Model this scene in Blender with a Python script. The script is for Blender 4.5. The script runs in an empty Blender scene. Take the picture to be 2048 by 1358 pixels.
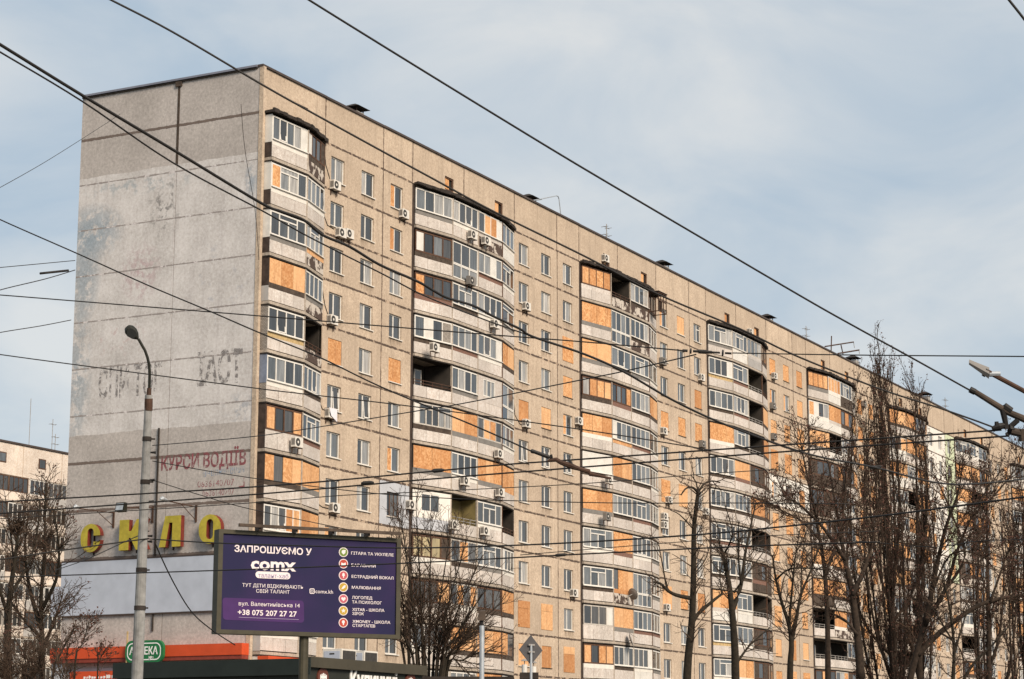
import bpy, math, random
from mathutils import Vector, Matrix
random.seed(7)
R = math.radians
scene = bpy.context.scene
col = scene.collection

# ------------------------------------------------------------------ camera, sky, sun, exposure
FPX, PW, PH = 4296.0, 2048.0, 1358.0
PITCH, YAW, ROLL = 0.195141, 0.480026, 0.0011346
CAM = Vector((-98.438, -67.501, 2.0))
ZT = 38.733                      # level of the joint above the top storey
FW = Vector((math.cos(PITCH)*math.cos(YAW), math.cos(PITCH)*math.sin(YAW), math.sin(PITCH)))
_rt = Vector((math.sin(YAW), -math.cos(YAW), 0)); _up = _rt.cross(FW)
RT = _rt*math.cos(ROLL)+_up*math.sin(ROLL); UP = -_rt*math.sin(ROLL)+_up*math.cos(ROLL)
cd = bpy.data.cameras.new('camera'); cam = bpy.data.objects.new('camera', cd); col.objects.link(cam)
cd.sensor_width = 36; cd.lens = FPX/PW*36; cd.clip_start = 0.5; cd.clip_end = 6000
m = Matrix((( RT.x, UP.x, -FW.x, CAM.x), (RT.y, UP.y, -FW.y, CAM.y), (RT.z, UP.z, -FW.z, CAM.z), (0,0,0,1)))
cam.matrix_world = m
scene.camera = cam

SUN_DIR = Vector((-0.36, -0.74, 0.56)).normalized()     # towards the sun
w = bpy.data.worlds.new('World'); scene.world = w; w.use_nodes = True
nt = w.node_tree; nt.nodes.clear()
def N(t, **k):
    n = nt.nodes.new(t)
    for a, b in k.items(): setattr(n, a, b)
    return n
sky = N('ShaderNodeTexSky', sky_type='NISHITA', sun_disc=False)
sky.sun_elevation = math.asin(SUN_DIR.z); sky.sun_rotation = math.atan2(SUN_DIR.x, SUN_DIR.y)
sky.air_density = 1.2; sky.dust_density = 1.0; sky.ozone_density = 2.0
tc = N('ShaderNodeTexCoord')
mp = N('ShaderNodeMapping'); mp.inputs['Scale'].default_value = (1.0, 1.0, 2.2); mp.inputs['Location'].default_value = (1.9, 0.75, 0.2)
nz = N('ShaderNodeTexNoise'); nz.inputs['Scale'].default_value = 5.0; nz.inputs['Detail'].default_value = 7; nz.inputs['Roughness'].default_value = 0.52; nz.inputs['Distortion'].default_value = 0.6
cr = N('ShaderNodeValToRGB'); cr.color_ramp.elements[0].position = 0.34; cr.color_ramp.elements[1].position = 0.64
cr.color_ramp.elements[0].color = (4.1, 5.1, 6.1, 1); cr.color_ramp.elements[1].color = (7.0, 7.15, 7.15, 1)
mx = N('ShaderNodeMix', data_type='RGBA'); mx.inputs[0].default_value = 0.88
bg = N('ShaderNodeBackground'); bg.inputs['Strength'].default_value = 0.1
wo = N('ShaderNodeOutputWorld')
L = nt.links.new
L(tc.outputs['Generated'], mp.inputs['Vector']); L(mp.outputs['Vector'], nz.inputs['Vector']); L(nz.outputs['Fac'], cr.inputs['Fac'])
L(sky.outputs['Color'], mx.inputs[6]); L(cr.outputs['Color'], mx.inputs[7]); L(mx.outputs[2], bg.inputs['Color']); L(bg.outputs['Background'], wo.inputs['Surface'])

sd = bpy.data.lights.new('sun', 'SUN'); sun = bpy.data.objects.new('sun', sd); col.objects.link(sun)
sd.energy = 4.4; sd.angle = R(24); sd.color = (1.0, 0.86, 0.70)
sun.rotation_euler = SUN_DIR.to_track_quat('Z', 'Y').to_euler()
scene.view_settings.view_transform = 'Standard'; scene.view_settings.look = 'None'
scene.view_settings.exposure = 0.12; scene.view_settings.gamma = 1.0; scene.view_settings.use_curve_mapping = False
scene.render.engine = 'CYCLES'; scene.cycles.max_bounces = 5; scene.cycles.use_denoising = True

# ------------------------------------------------------------------ helpers
def ray(px, py): return (FW*FPX + RT*(px-PW/2) - UP*(py-PH/2)).normalized()
def at(px, py, depth):                       # a point seen at a pixel, a given distance ahead
    d = FW*FPX + RT*(px-PW/2) - UP*(py-PH/2); return CAM + d*(depth/FPX)
def onY(px, py, y=0.0):
    d = ray(px, py); return CAM + d*((y-CAM.y)/d.y)
def onX(px, py, x=0.0):
    d = ray(px, py); return CAM + d*((x-CAM.x)/d.x)

class MB:
    def __init__(s): s.v=[]; s.f=[]; s.m=[]
    def quad(s, a, b, c, d, mi=0):
        n=len(s.v); s.v += [tuple(a),tuple(b),tuple(c),tuple(d)]; s.f.append((n,n+1,n+2,n+3)); s.m.append(mi)
    def poly(s, pts, mi=0):
        n=len(s.v); s.v += [tuple(p) for p in pts]; s.f.append(tuple(range(n,n+len(pts)))); s.m.append(mi)
    def hexa(s, p, mi=0):          # p: 8 corners, 0-3 bottom ring, 4-7 top ring
        n=len(s.v); s.v += [tuple(q) for q in p]
        for f in ((3,2,1,0),(4,5,6,7),(0,1,5,4),(1,2,6,5),(2,3,7,6),(3,0,4,7)):
            s.f.append(tuple(n+i for i in f)); s.m.append(mi)
    def box(s, x0,x1,y0,y1,z0,z1, mi=0):
        s.hexa([(x0,y0,z0),(x1,y0,z0),(x1,y1,z0),(x0,y1,z0),(x0,y0,z1),(x1,y0,z1),(x1,y1,z1),(x0,y1,z1)], mi)
    def prism(s, pts, d, mi=0, ms=None):  # pts: 3-D outline, d: extrusion vector
        n=len(s.v); k=len(pts); s.v += [tuple(p) for p in pts]+[tuple(Vector(p)+d) for p in pts]
        s.f.append(tuple(range(n,n+k))); s.m.append(mi)
        s.f.append(tuple(range(n+2*k-1,n+k-1,-1))); s.m.append(mi if ms is None else ms)
        for i in range(k):
            j=(i+1)%k; s.f.append((n+j,n+i,n+k+i,n+k+j)); s.m.append(mi if ms is None else ms)
    def tube(s, pts, rad, sides=6, mi=0, cap=True):
        pts=[Vector(p) for p in pts]; n0=len(s.v); k=len(pts)
        for i,p in enumerate(pts):
            t=(pts[min(i+1,k-1)]-pts[max(i-1,0)]);
            if t.length<1e-9: t=Vector((0,0,1))
            t.normalize()
            a=t.cross(Vector((0,0,1)) if abs(t.z)<0.9 else Vector((1,0,0))).normalized(); b=t.cross(a)
            r=rad[i] if isinstance(rad,(list,tuple)) else rad
            for j in range(sides):
                an=2*math.pi*j/sides; s.v.append(tuple(p+a*(r*math.cos(an))+b*(r*math.sin(an))))
        for i in range(k-1):
            for j in range(sides):
                q=(j+1)%sides; s.f.append((n0+i*sides+j,n0+i*sides+q,n0+(i+1)*sides+q,n0+(i+1)*sides+j)); s.m.append(mi)
        if cap:
            s.f.append(tuple(n0+j for j in range(sides-1,-1,-1))); s.m.append(mi)
            s.f.append(tuple(n0+(k-1)*sides+j for j in range(sides))); s.m.append(mi)
    def mesh(s, name, mats):
        me=bpy.data.meshes.new(name); me.from_pydata(s.v,[],s.f)
        for mt in (mats if isinstance(mats,(list,tuple)) else [mats]): me.materials.append(mt)
        if any(s.m): me.polygons.foreach_set('material_index', s.m)
        return me
    def build(s, name, mats, parent=None, smooth=False):
        me=s.mesh(name, mats); o=bpy.data.objects.new(name, me); col.objects.link(o)
        if parent is not None: o.parent=parent
        if smooth: me.polygons.foreach_set('use_smooth',[True]*len(me.polygons))
        return o
def inst(name, me, parent=None, loc=None):
    o=bpy.data.objects.new(name, me); col.objects.link(o)
    if parent is not None: o.parent=parent
    if loc is not None: o.location=loc
    return o
def empty(name, loc=(0,0,0), parent=None):
    o=bpy.data.objects.new(name, None); col.objects.link(o); o.location=loc; o.empty_display_size=0.2
    if parent is not None: o.parent=parent
    return o
def tag(o, label=None, cat=None, group=None, kind=None):
    if label: o['label']=label
    if cat: o['category']=cat
    if group: o['group']=group
    if kind: o['kind']=kind
    return o

# ------------------------------------------------------------------ materials
def newmat(name):
    mt=bpy.data.materials.new(name); mt.use_nodes=True; t=mt.node_tree
    return mt, t, t.nodes['Principled BSDF']
def mix(t, fac, a, b, blend='MIX'):
    n=t.nodes.new('ShaderNodeMix'); n.data_type='RGBA'; n.blend_type=blend
    for i,v in ((0,fac),(6,a),(7,b)):
        if isinstance(v,(int,float)): n.inputs[i].default_value=v
        elif isinstance(v,tuple): n.inputs[i].default_value=(*v[:3],1)
        else: t.links.new(v, n.inputs[i])
    return n.outputs[2]
def noise(t, scale, detail=4, rough=0.55, vec=None, stretch=None):
    n=t.nodes.new('ShaderNodeTexNoise'); n.inputs['Scale'].default_value=scale; n.inputs['Detail'].default_value=detail; n.inputs['Roughness'].default_value=rough
    if vec is None: vec=pos(t)
    if stretch:
        mpn=t.nodes.new('ShaderNodeMapping'); mpn.inputs['Scale'].default_value=stretch; t.links.new(vec,mpn.inputs['Vector']); vec=mpn.outputs['Vector']
    t.links.new(vec,n.inputs['Vector']); return n.outputs['Fac']
def pos(t):
    g=t.nodes.new('ShaderNodeNewGeometry'); return g.outputs['Position']
def ramp(t, fac, stops):
    n=t.nodes.new('ShaderNodeValToRGB'); e=n.color_ramp.elements
    while len(e)<len(stops): e.new(0.5)
    for i,(p,c) in enumerate(stops):
        e[i].position=p; e[i].color=(c,c,c,1) if isinstance(c,(int,float)) else (*c[:3],1)
    t.links.new(fac,n.inputs['Fac']); return n.outputs['Color']
def math_(t, op, a, b=0.0, c=0.0):
    n=t.nodes.new('ShaderNodeMath'); n.operation=op
    for i,v in enumerate((a,b,c)):
        if isinstance(v,(int,float)): n.inputs[i].default_value=v
        else: t.links.new(v,n.inputs[i])
    return n.outputs[0]
def bump(t, b, h, strength=0.3, dist=0.02):
    n=t.nodes.new('ShaderNodeBump'); n.inputs['Strength'].default_value=strength; n.inputs['Distance'].default_value=dist
    t.links.new(h,n.inputs['Height']); t.links.new(n.outputs['Normal'],b.inputs['Normal'])
def plain(name, c, rough=0.7, var=0.25, scale=3.0, metal=0.0, spec=0.3):
    mt,t,b=newmat(name)
    dark=tuple(x*(1-var) for x in c); lite=tuple(min(1,x*(1+var*0.6)) for x in c)
    t.links.new(ramp(t,noise(t,scale,5,0.6),[(0.3,dark),(0.7,lite)]),b.inputs['Base Color'])
    b.inputs['Roughness'].default_value=rough; b.inputs['Metallic'].default_value=metal; b.inputs['Specular IOR Level'].default_value=spec
    return mt
def objrand(t):
    o=t.nodes.new('ShaderNodeObjectInfo'); g=t.nodes.new('ShaderNodeNewGeometry')
    return math_(t,'FRACT',math_(t,'ADD',o.outputs['Random'],g.outputs['Random Per Island']))
def sepxyz(t):
    s=t.nodes.new('ShaderNodeSeparateXYZ'); t.links.new(pos(t),s.inputs[0]); return s.outputs

def concrete(name, c, streak=0.5, panelvar=0.12, rough=0.9):
    mt,t,b=newmat(name)
    base=mix(t, ramp(t,noise(t,0.35,5,0.6),[(0.32,0.0),(0.68,1.0)]), tuple(x*0.84 for x in c), tuple(min(1,x*1.10) for x in c))
    fine=noise(t,22,3,0.7)
    base=mix(t, 0.34, base, ramp(t,fine,[(0.25,0.10),(0.75,0.92)]), 'OVERLAY')
    base=mix(t, 0.42, base, ramp(t,noise(t,5.5,4,0.75),[(0.28,0.10),(0.72,0.90)]), 'OVERLAY')
    st=ramp(t,noise(t,1.0,4,0.6,None,(2.6,2.6,0.16)),[(0.50,0.0),(0.78,1.0)])
    base=mix(t, math_(t,'MULTIPLY',st,streak), base, tuple(x*0.55 for x in c))
    bl=ramp(t,noise(t,1.1,6,0.68),[(0.50,0.0),(0.70,1.0)])
    base=mix(t, math_(t,'MULTIPLY',bl,0.34), base, tuple(x*y for x,y in zip(c,(0.60,0.56,0.52))))
    lt=ramp(t,noise(t,0.7,6,0.7),[(0.58,0.0),(0.68,1.0)])
    base=mix(t, math_(t,'MULTIPLY',lt,0.30), base, tuple(min(1,x*1.28) for x in c))
    oi=t.nodes.new('ShaderNodeObjectInfo')
    base=mix(t, math_(t,'MULTIPLY',oi.outputs['Random'],panelvar*2), base, tuple(x*0.66 for x in c))
    t.links.new(base,b.inputs['Base Color']); b.inputs['Roughness'].default_value=rough; b.inputs['Specular IOR Level'].default_value=0.2
    bump(t,b,fine,0.35,0.01)
    return mt
M={}
M['facade']=concrete('facade_concrete',(0.53,0.42,0.32),0.70,0.20)
M['parapet']=concrete('parapet_concrete',(0.60,0.54,0.49),0.55,0.26)
M['insul']=plain('insulation_render',(0.46,0.47,0.50),0.85,0.12,1.5)
M['white_panel']=plain('white_wall_render',(0.74,0.70,0.64),0.85,0.12,1.2)
M['greenish']=plain('pale_green_render',(0.55,0.60,0.42),0.85,0.12,1.2)
M['slab']=concrete('slab_edge',(0.40,0.34,0.28),0.6,0.1)
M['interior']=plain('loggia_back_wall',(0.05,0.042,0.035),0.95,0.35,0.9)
M['olive']=plain('loggia_olive_wall',(0.24,0.19,0.08),0.95,0.35,0.9)
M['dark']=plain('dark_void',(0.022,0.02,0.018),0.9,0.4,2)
M['tar']=plain('tar_and_shade',(0.035,0.028,0.024),0.95,0.5,2)  # also colours the painted shade lines of the balconies
M['coping']=plain('coping_metal',(0.07,0.052,0.045),0.6,0.3,1)
M['pvc']=plain('white_frame',(0.69,0.66,0.61),0.5,0.14,3)
M['wood']=plain('brown_wood_frame',(0.10,0.052,0.032),0.8,0.4,5)
M['oldwhite']=plain('old_white_frame',(0.50,0.46,0.41),0.7,0.3,5)
M['brownstrip']=plain('brown_strip',(0.075,0.055,0.042),0.9,0.5,4)
M['greystrip']=plain('grey_strip',(0.20,0.185,0.17),0.85,0.2,3)
M['whitestrip']=plain('white_strip',(0.70,0.66,0.60),0.7,0.12,3)
M['metal_white']=plain('white_sheet',(0.66,0.63,0.58),0.55,0.15,1.5)
M['corrug']=plain('grey_sheet',(0.42,0.40,0.38),0.5,0.15,2)
M['ornament']=plain('yellow_ornament',(0.50,0.36,0.18),0.85,0.35,6)
M['endcop']=plain('end_coping_sheet',(0.20,0.21,0.26),0.5,0.2,1)
M['darkside']=plain('dark_side_board',(0.06,0.042,0.034),0.9,0.5,3)
M['bluetile']=plain('blue_grey_block',(0.19,0.22,0.29),0.85,0.25,3)
M['rust']=plain('rusty_steel',(0.075,0.040,0.026),0.8,0.45,6)
M['rail']=plain('rail_steel',(0.28,0.26,0.24),0.6,0.3,5)
M['black']=plain('black_rubber',(0.018,0.016,0.015),0.6,0.3,5)
M['wire']=plain('wire_black',(0.02,0.017,0.015),0.6,0.2,5)
M['ac']=plain('ac_white',(0.66,0.62,0.56),0.5,0.12,4)
M['ac_dark']=plain('ac_fan_dark',(0.05,0.046,0.042),0.6,0.3,8)
M['cloth']=plain('white_cloth',(0.70,0.68,0.72),0.9,0.1,4)
M['pole']=plain('concrete_pole',(0.29,0.285,0.275),0.9,0.35,4)
M['galv']=plain('galvanised',(0.40,0.43,0.46),0.5,0.2,4,0.3)
M['signback']=plain('sign_back',(0.075,0.072,0.075),0.7,0.15,6)
M['lamp']=plain('lamp_olive',(0.016,0.016,0.010),0.55,0.3,6)
M['lampglass']=plain('lamp_glass',(0.012,0.012,0.009),0.5,0.3,6)
M['bark']=plain('bark',(0.030,0.023,0.0155),0.95,0.5,6)
M['bark2']=plain('bark_reddish',(0.040,0.027,0.019),0.95,0.5,6)
M['twig']=plain('twig',(0.066,0.042,0.028),0.95,0.4,3)
M['bud']=plain('bud',(0.085,0.038,0.027),0.9,0.4,3)
M['ground']=plain('ground_soil',(0.10,0.09,0.065),0.95,0.4,0.4)
M['asphalt']=plain('asphalt',(0.05,0.05,0.05),0.9,0.3,2)
M['kerb']=plain('kerb_concrete',(0.35,0.33,0.31),0.9,0.25,2)
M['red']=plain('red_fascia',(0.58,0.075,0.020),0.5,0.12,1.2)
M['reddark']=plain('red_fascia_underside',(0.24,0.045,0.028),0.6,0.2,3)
M['green']=plain('green_sign',(0.015,0.15,0.05),0.4,0.15,4)
M['sign_white']=plain('sign_white',(0.80,0.80,0.78),0.5,0.05,4)
M['kiosk']=plain('kiosk_dark',(0.026,0.028,0.022),0.6,0.25,1)
M['kiosk_band']=plain('kiosk_band',(0.060,0.052,0.036),0.6,0.2,1)
M['kiosk_green']=plain('kiosk_green',(0.016,0.022,0.019),0.55,0.25,1)
M['brownround']=plain('emblem_brown',(0.12,0.035,0.022),0.5,0.2,6)
M['bbframe']=plain('billboard_frame',(0.055,0.048,0.03),0.6,0.25,3)
M['yellow']=plain('letter_yellow',(0.44,0.36,0.045),0.65,0.22,3.5)
M['letterred']=plain('letter_red',(0.17,0.03,0.02),0.6,0.3,4)
M['bluewhite']=plain('cladding_pale_blue',(0.45,0.485,0.56),0.8,0.10,1.0)

# oriented strand board
mt,t,b=newmat('strand_board'); M['osb']=mt
vo=t.nodes.new('ShaderNodeTexVoronoi'); vo.inputs['Scale'].default_value=9
t.links.new(pos(t),vo.inputs['Vector'])
fl=t.nodes.new('ShaderNodeSeparateColor'); t.links.new(vo.outputs['Color'],fl.inputs[0])
cc=ramp(t,fl.outputs[0],[(0.0,(0.46,0.21,0.08)),(0.55,(0.63,0.32,0.14)),(1.0,(0.74,0.44,0.22))])
cc=mix(t,ramp(t,noise(t,0.8,4),[(0.45,0.0),(0.75,0.55)]),cc,(0.46,0.20,0.08))
rr_=objrand(t)
cc=mix(t,math_(t,'MULTIPLY',ramp(t,rr_,[(0.45,0.0),(0.95,1.0)]),0.6),cc,(0.74,0.46,0.25))
cc=mix(t,math_(t,'MULTIPLY',ramp(t,rr_,[(0.05,1.0),(0.35,0.0)]),0.6),cc,(0.40,0.18,0.075))
cc=mix(t,math_(t,'MULTIPLY',ramp(t,noise(t,1.0,5,0.65,None,(3.0,3.0,0.3)),[(0.52,0.0),(0.72,1.0)]),0.55),cc,(0.30,0.145,0.07))
t.links.new(cc,b.inputs['Base Color']); b.inputs['Roughness'].default_value=0.85; b.inputs['Specular IOR Level'].default_value=0.2

# window glass: reflects the sky in front of rooms and curtains of varying tone
def glass(name, stops, rough=0.07):
    mt,t,b=newmat(name); r=objrand(t)
    c=ramp(t,r,stops)
    fold=ramp(t,noise(t,2.0,2,0.5,None,(3.5,3.5,0.35)),[(0.35,0.55),(0.7,1.15)])
    c=mix(t,0.8,c,fold,'MULTIPLY')
    t.links.new(c,b.inputs['Base Color']); b.inputs['Roughness'].default_value=rough
    b.inputs['IOR'].default_value=1.6; b.inputs['Specular IOR Level'].default_value=0.75
    bump(t,b,noise(t,0.9,2),0.06,0.05)
    return mt
M['glass']=glass('window_glass',[(0.0,(0.025,0.026,0.028)),(0.35,(0.048,0.054,0.060)),(0.62,(0.10,0.112,0.122)),(0.85,(0.22,0.225,0.225)),(1.0,(0.46,0.43,0.39))])
M['glassdark']=glass('window_glass_dark',[(0.0,(0.015,0.015,0.015)),(0.6,(0.05,0.05,0.05)),(1.0,(0.10,0.09,0.08))])
M['glassyellow']=glass('window_yellow_curtain',[(0.0,(0.30,0.24,0.12)),(1.0,(0.48,0.38,0.2))])

# brick
def brickmat(name, a, bb, mortar, sc=4.0):
    mt,t,b=newmat(name)
    s=sepxyz(t); cx=t.nodes.new('ShaderNodeCombineXYZ')
    t.links.new(math_(t,'ADD',s[0],s[1]),cx.inputs[0]); t.links.new(s[2],cx.inputs[1])
    br=t.nodes.new('ShaderNodeTexBrick'); br.inputs['Scale'].default_value=sc; br.inputs['Color1'].default_value=(*a,1); br.inputs['Color2'].default_value=(*bb,1); br.inputs['Mortar'].default_value=(*mortar,1)
    br.inputs['Mortar Size'].default_value=0.03
    t.links.new(cx.outputs[0],br.inputs['Vector']); t.links.new(br.outputs['Color'],b.inputs['Base Color']); b.inputs['Roughness'].default_value=0.9
    return mt
M['brick']=brickmat('red_brick',(0.20,0.065,0.035),(0.13,0.05,0.032),(0.22,0.18,0.15))
M['brickgrey']=brickmat('grey_brick',(0.36,0.32,0.28),(0.26,0.23,0.20),(0.07,0.06,0.05),3.2)

# broken parapet facing: concrete showing through peeled facing
def peeled(name, a, bb, lo=0.46, hi=0.5, sc=1.3):
    mt,t,b=newmat(name)
    f=ramp(t,noise(t,sc,5,0.6),[(lo,0.0),(hi,1.0)])
    c=mix(t,f,a,bb); c=mix(t,0.3,c,ramp(t,noise(t,20,3),[(0.3,0.1),(0.7,0.9)]),'OVERLAY')
    t.links.new(c,b.inputs['Base Color']); b.inputs['Roughness'].default_value=0.9; bump(t,b,f,0.6,0.03)
    return mt
M['peeled']=peeled('peeled_parapet',(0.52,0.46,0.40),(0.07,0.045,0.035))
def sealant(name,axis,dark,lite,amt=1.0):
    mt,t,b=newmat(name); tcn=t.nodes.new('ShaderNodeTexCoord'); sp=t.nodes.new('ShaderNodeSeparateXYZ'); t.links.new(tcn.outputs['Generated'],sp.inputs[0])
    dd=math_(t,'ABSOLUTE',math_(t,'SUBTRACT',sp.outputs[axis],0.5))
    nn=noise(t,2.6,5,0.75)
    al=math_(t,'SUBTRACT',math_(t,'ADD',nn,0.34*amt),math_(t,'MULTIPLY',dd,1.05))
    al=ramp(t,al,[(0.50,0.0),(0.56,1.0)]); t.links.new(al,b.inputs['Alpha'])
    c=mix(t,ramp(t,noise(t,1.7,5,0.7),[(0.54,0.0),(0.60,1.0)]),dark,lite); t.links.new(c,b.inputs['Base Color']); b.inputs['Roughness'].default_value=0.95
    return mt
M['seal_h']=sealant('joint_sealant_level',2,(0.085,0.058,0.043),(0.44,0.33,0.24)); M['seal_v']=sealant('joint_sealant_upright',0,(0.10,0.066,0.048),(0.30,0.22,0.16))
M['eseal_h']=sealant('end_joint_level',2,(0.15,0.115,0.098),(0.17,0.13,0.11),1.35); M['eseal_w']=sealant('end_joint_painted',2,(0.30,0.265,0.25),(0.68,0.63,0.62),0.66)

# end wall: bare concrete above and below, old white paint with blue and pink remains between
mt,t,b=newmat('end_wall_concrete'); M['endwall']=mt
s=sepxyz(t); X_,Y_,Z_=s
wob=math_(t,'MULTIPLY',math_(t,'SUBTRACT',noise(t,0.6,4),0.5),0.25)
zz=math_(t,'ADD',Z_,wob)
paint=math_(t,'MULTIPLY',math_(t,'GREATER_THAN',zz,ZT-17.95),math_(t,'LESS_THAN',zz,ZT-2.38))
grey=mix(t,ramp(t,noise(t,0.4,5),[(0.3,0.0),(0.7,1.0)]),(0.385,0.35,0.325),(0.50,0.455,0.425))
grey=mix(t,math_(t,'MULTIPLY',ramp(t,noise(t,1.0,4,0.6,None,(1.6,1.6,0.12)),[(0.5,0.0),(0.8,1.0)]),0.3),grey,(0.30,0.265,0.25))
white=mix(t,ramp(t,noise(t,0.5,5,0.6),[(0.3,0.0),(0.72,1.0)]),(0.505,0.475,0.455),(0.69,0.655,0.635))
white=mix(t,math_(t,'MULTIPLY',ramp(t,noise(t,1.0,4,0.6,None,(1.8,1.8,0.15)),[(0.5,0.0),(0.8,1.0)]),0.45),white,(0.40,0.365,0.36))
def blob(yc,zc,ry,rz,th,sc):
    d=math_(t,'ADD',math_(t,'POWER',math_(t,'DIVIDE',math_(t,'SUBTRACT',Y_,yc),ry),2.0),math_(t,'POWER',math_(t,'DIVIDE',math_(t,'SUBTRACT',Z_,zc),rz),2.0))
    f=math_(t,'SUBTRACT',1.0,d); f=math_(t,'MINIMUM',math_(t,'MAXIMUM',f,0.0),1.0)
    return math_(t,'MULTIPLY',f,ramp(t,noise(t,sc,6,0.7),[(th,0.0),(th+0.08,1.0)]))
for (yc,zc,ry,rz,th,sc,c,k) in ((12.0,ZT-5.8,2.6,1.9,0.42,1.1,(0.24,0.31,0.37),0.75),(12.4,ZT-8.4,1.4,3.2,0.38,1.3,(0.25,0.31,0.36),0.7),(12.6,ZT-14.5,1.2,5.0,0.44,1.2,(0.27,0.32,0.36),0.7),
        (8.5,ZT-3.3,5.0,0.6,0.5,1.5,(0.28,0.33,0.36),0.6),(0.6,ZT-4.0,0.5,1.2,0.42,1.5,(0.24,0.30,0.36),0.7),(2.5,ZT-9.5,2.5,3.5,0.56,1.2,(0.42,0.42,0.45),0.7),
        (8.2,ZT-8.6,1.6,2.0,0.47,2.4,(0.45,0.33,0.34),0.75),(9.6,ZT-12.4,2.2,1.3,0.55,2.0,(0.45,0.31,0.30),0.6),(6.6,ZT-4.8,1.4,2.2,0.52,2.2,(0.20,0.19,0.185),0.9),(1.0,ZT-17.2,1.3,1.0,0.5,1.5,(0.30,0.32,0.36),0.7)):
    white=mix(t,math_(t,'MULTIPLY',blob(yc,zc,ry,rz,th,sc),k),white,c)
cc=mix(t,paint,grey,white)
cc=mix(t,0.40,cc,ramp(t,noise(t,5.5,5,0.8),[(0.28,0.12),(0.72,0.90)]),'OVERLAY')
t.links.new(cc,b.inputs['Base Color']); b.inputs['Roughness'].default_value=0.92; b.inputs['Specular IOR Level'].default_value=0.15

# joints on the end wall: dark putty, painted over here and there
M['endjoint']=peeled('end_wall_joint',(0.10,0.085,0.075),(0.50,0.46,0.45),0.50,0.56,0.5)
M['endjointdark']=peeled('end_wall_joint_dark',(0.10,0.072,0.058),(0.13,0.095,0.08),0.45,0.6,3)

# worn wall paint (lettering): partly flaked away
def worn(name, c, lo, hi, sc=1.8):
    mt,t,b=newmat(name); t.links.new(ramp(t,noise(t,sc,6,0.72),[(lo,0.0),(hi,1.0)]),b.inputs['Alpha'])
    b.inputs['Base Color'].default_value=(*c,1); b.inputs['Roughness'].default_value=0.9
    return mt
M['paint_red']=worn('worn_red_paint',(0.30,0.085,0.10),0.36,0.66,2.6)
M['paint_redfaint']=worn('worn_red_paint_faint',(0.38,0.17,0.18),0.42,0.66,2.8)
M['paint_blue']=worn('worn_blue_paint',(0.30,0.38,0.50),0.42,0.62,2.6)
M['paint_black']=worn('worn_black_paint',(0.27,0.25,0.245),0.46,0.68,2.4)

# billboard print
mt,t,b=newmat('billboard_print'); M['bbpurple']=mt
t.links.new(ramp(t,noise(t,0.55,2),[(0.35,(0.012,0.011,0.050)),(0.65,(0.026,0.013,0.066))]),b.inputs['Base Color']); b.inputs['Roughness'].default_value=0.6; b.inputs['Specular IOR Level'].default_value=0.2
M['bbviolet']=plain('billboard_violet',(0.055,0.020,0.105),0.6,0.12,2,0.0,0.2)
M['bbwhite']=plain('billboard_white',(0.74,0.66,0.66),0.5,0.04,2)
M['bbpurpletext']=plain('billboard_grey_violet',(0.30,0.24,0.38),0.5,0.1,2)
for n,c in (('ic_green',(0.144, 0.216, 0.036)),('ic_red',(0.418, 0.05, 0.029)),('ic_pink',(0.446, 0.072, 0.086)),('ic_yellow',(0.446, 0.288, 0.036)),('ic_rose',(0.446, 0.094, 0.13))): M[n]=plain(n,c,0.5,0.05,3)

# ------------------------------------------------------------------ setting
mb=MB(); mb.quad((-3000,-3000,0),(3000,-3000,0),(3000,3000,0),(-3000,3000,0)); tag(mb.build('ground',M['ground']),kind='structure')
a=Vector((-140,-75,0)); d=Vector((0.97,0.243,0)); n_=Vector((-0.243,0.97,0))
mb=MB(); e=d*420; wv=n_*9
mb.quad(a-wv+Vector((0,0,.004)),a-wv+e+Vector((0,0,.004)),a+wv+e+Vector((0,0,.004)),a+wv+Vector((0,0,.004))); tag(mb.build('road',M['asphalt']),kind='structure')
mb=MB(); p0=a+n_*9.05; p1=p0+e; q=n_*0.2
mb.hexa([p0,p1,p1+q,p0+q,p0+Vector((0,0,.14)),p1+Vector((0,0,.14)),p1+q+Vector((0,0,.14)),p0+q+Vector((0,0,.14))]); tag(mb.build('kerb',M['kerb']),kind='structure')
mb=MB(); p0=a+n_*9.27; p1=p0+e; q=n_*3
mb.hexa([p0,p1,p1+q,p0+q,p0+Vector((0,0,.12)),p1+Vector((0,0,.12)),p1+q+Vector((0,0,.12)),p0+q+Vector((0,0,.12))]); tag(mb.build('pavement',M['kerb']),kind='structure')

# ------------------------------------------------------------------ the long apartment building
MOD, X0 = 24.674, 17.31
COLW, ZONEW = 14.22, 10.454
FLOORS, FH = 12, 2.8
DEP = 12.98
RH = 2.73                         # attic wall above the top joint
NS = 7
XEND = X0 + MOD*(NS-1) + COLW + 0.4
ZB = ZT - FLOORS*FH               # bottom of the lowest storey
bld=empty('apartment_building')
tag(bld,'long twelve-storey grey-beige concrete panel block with faceted balconies and many boarded windows','building')

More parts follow.
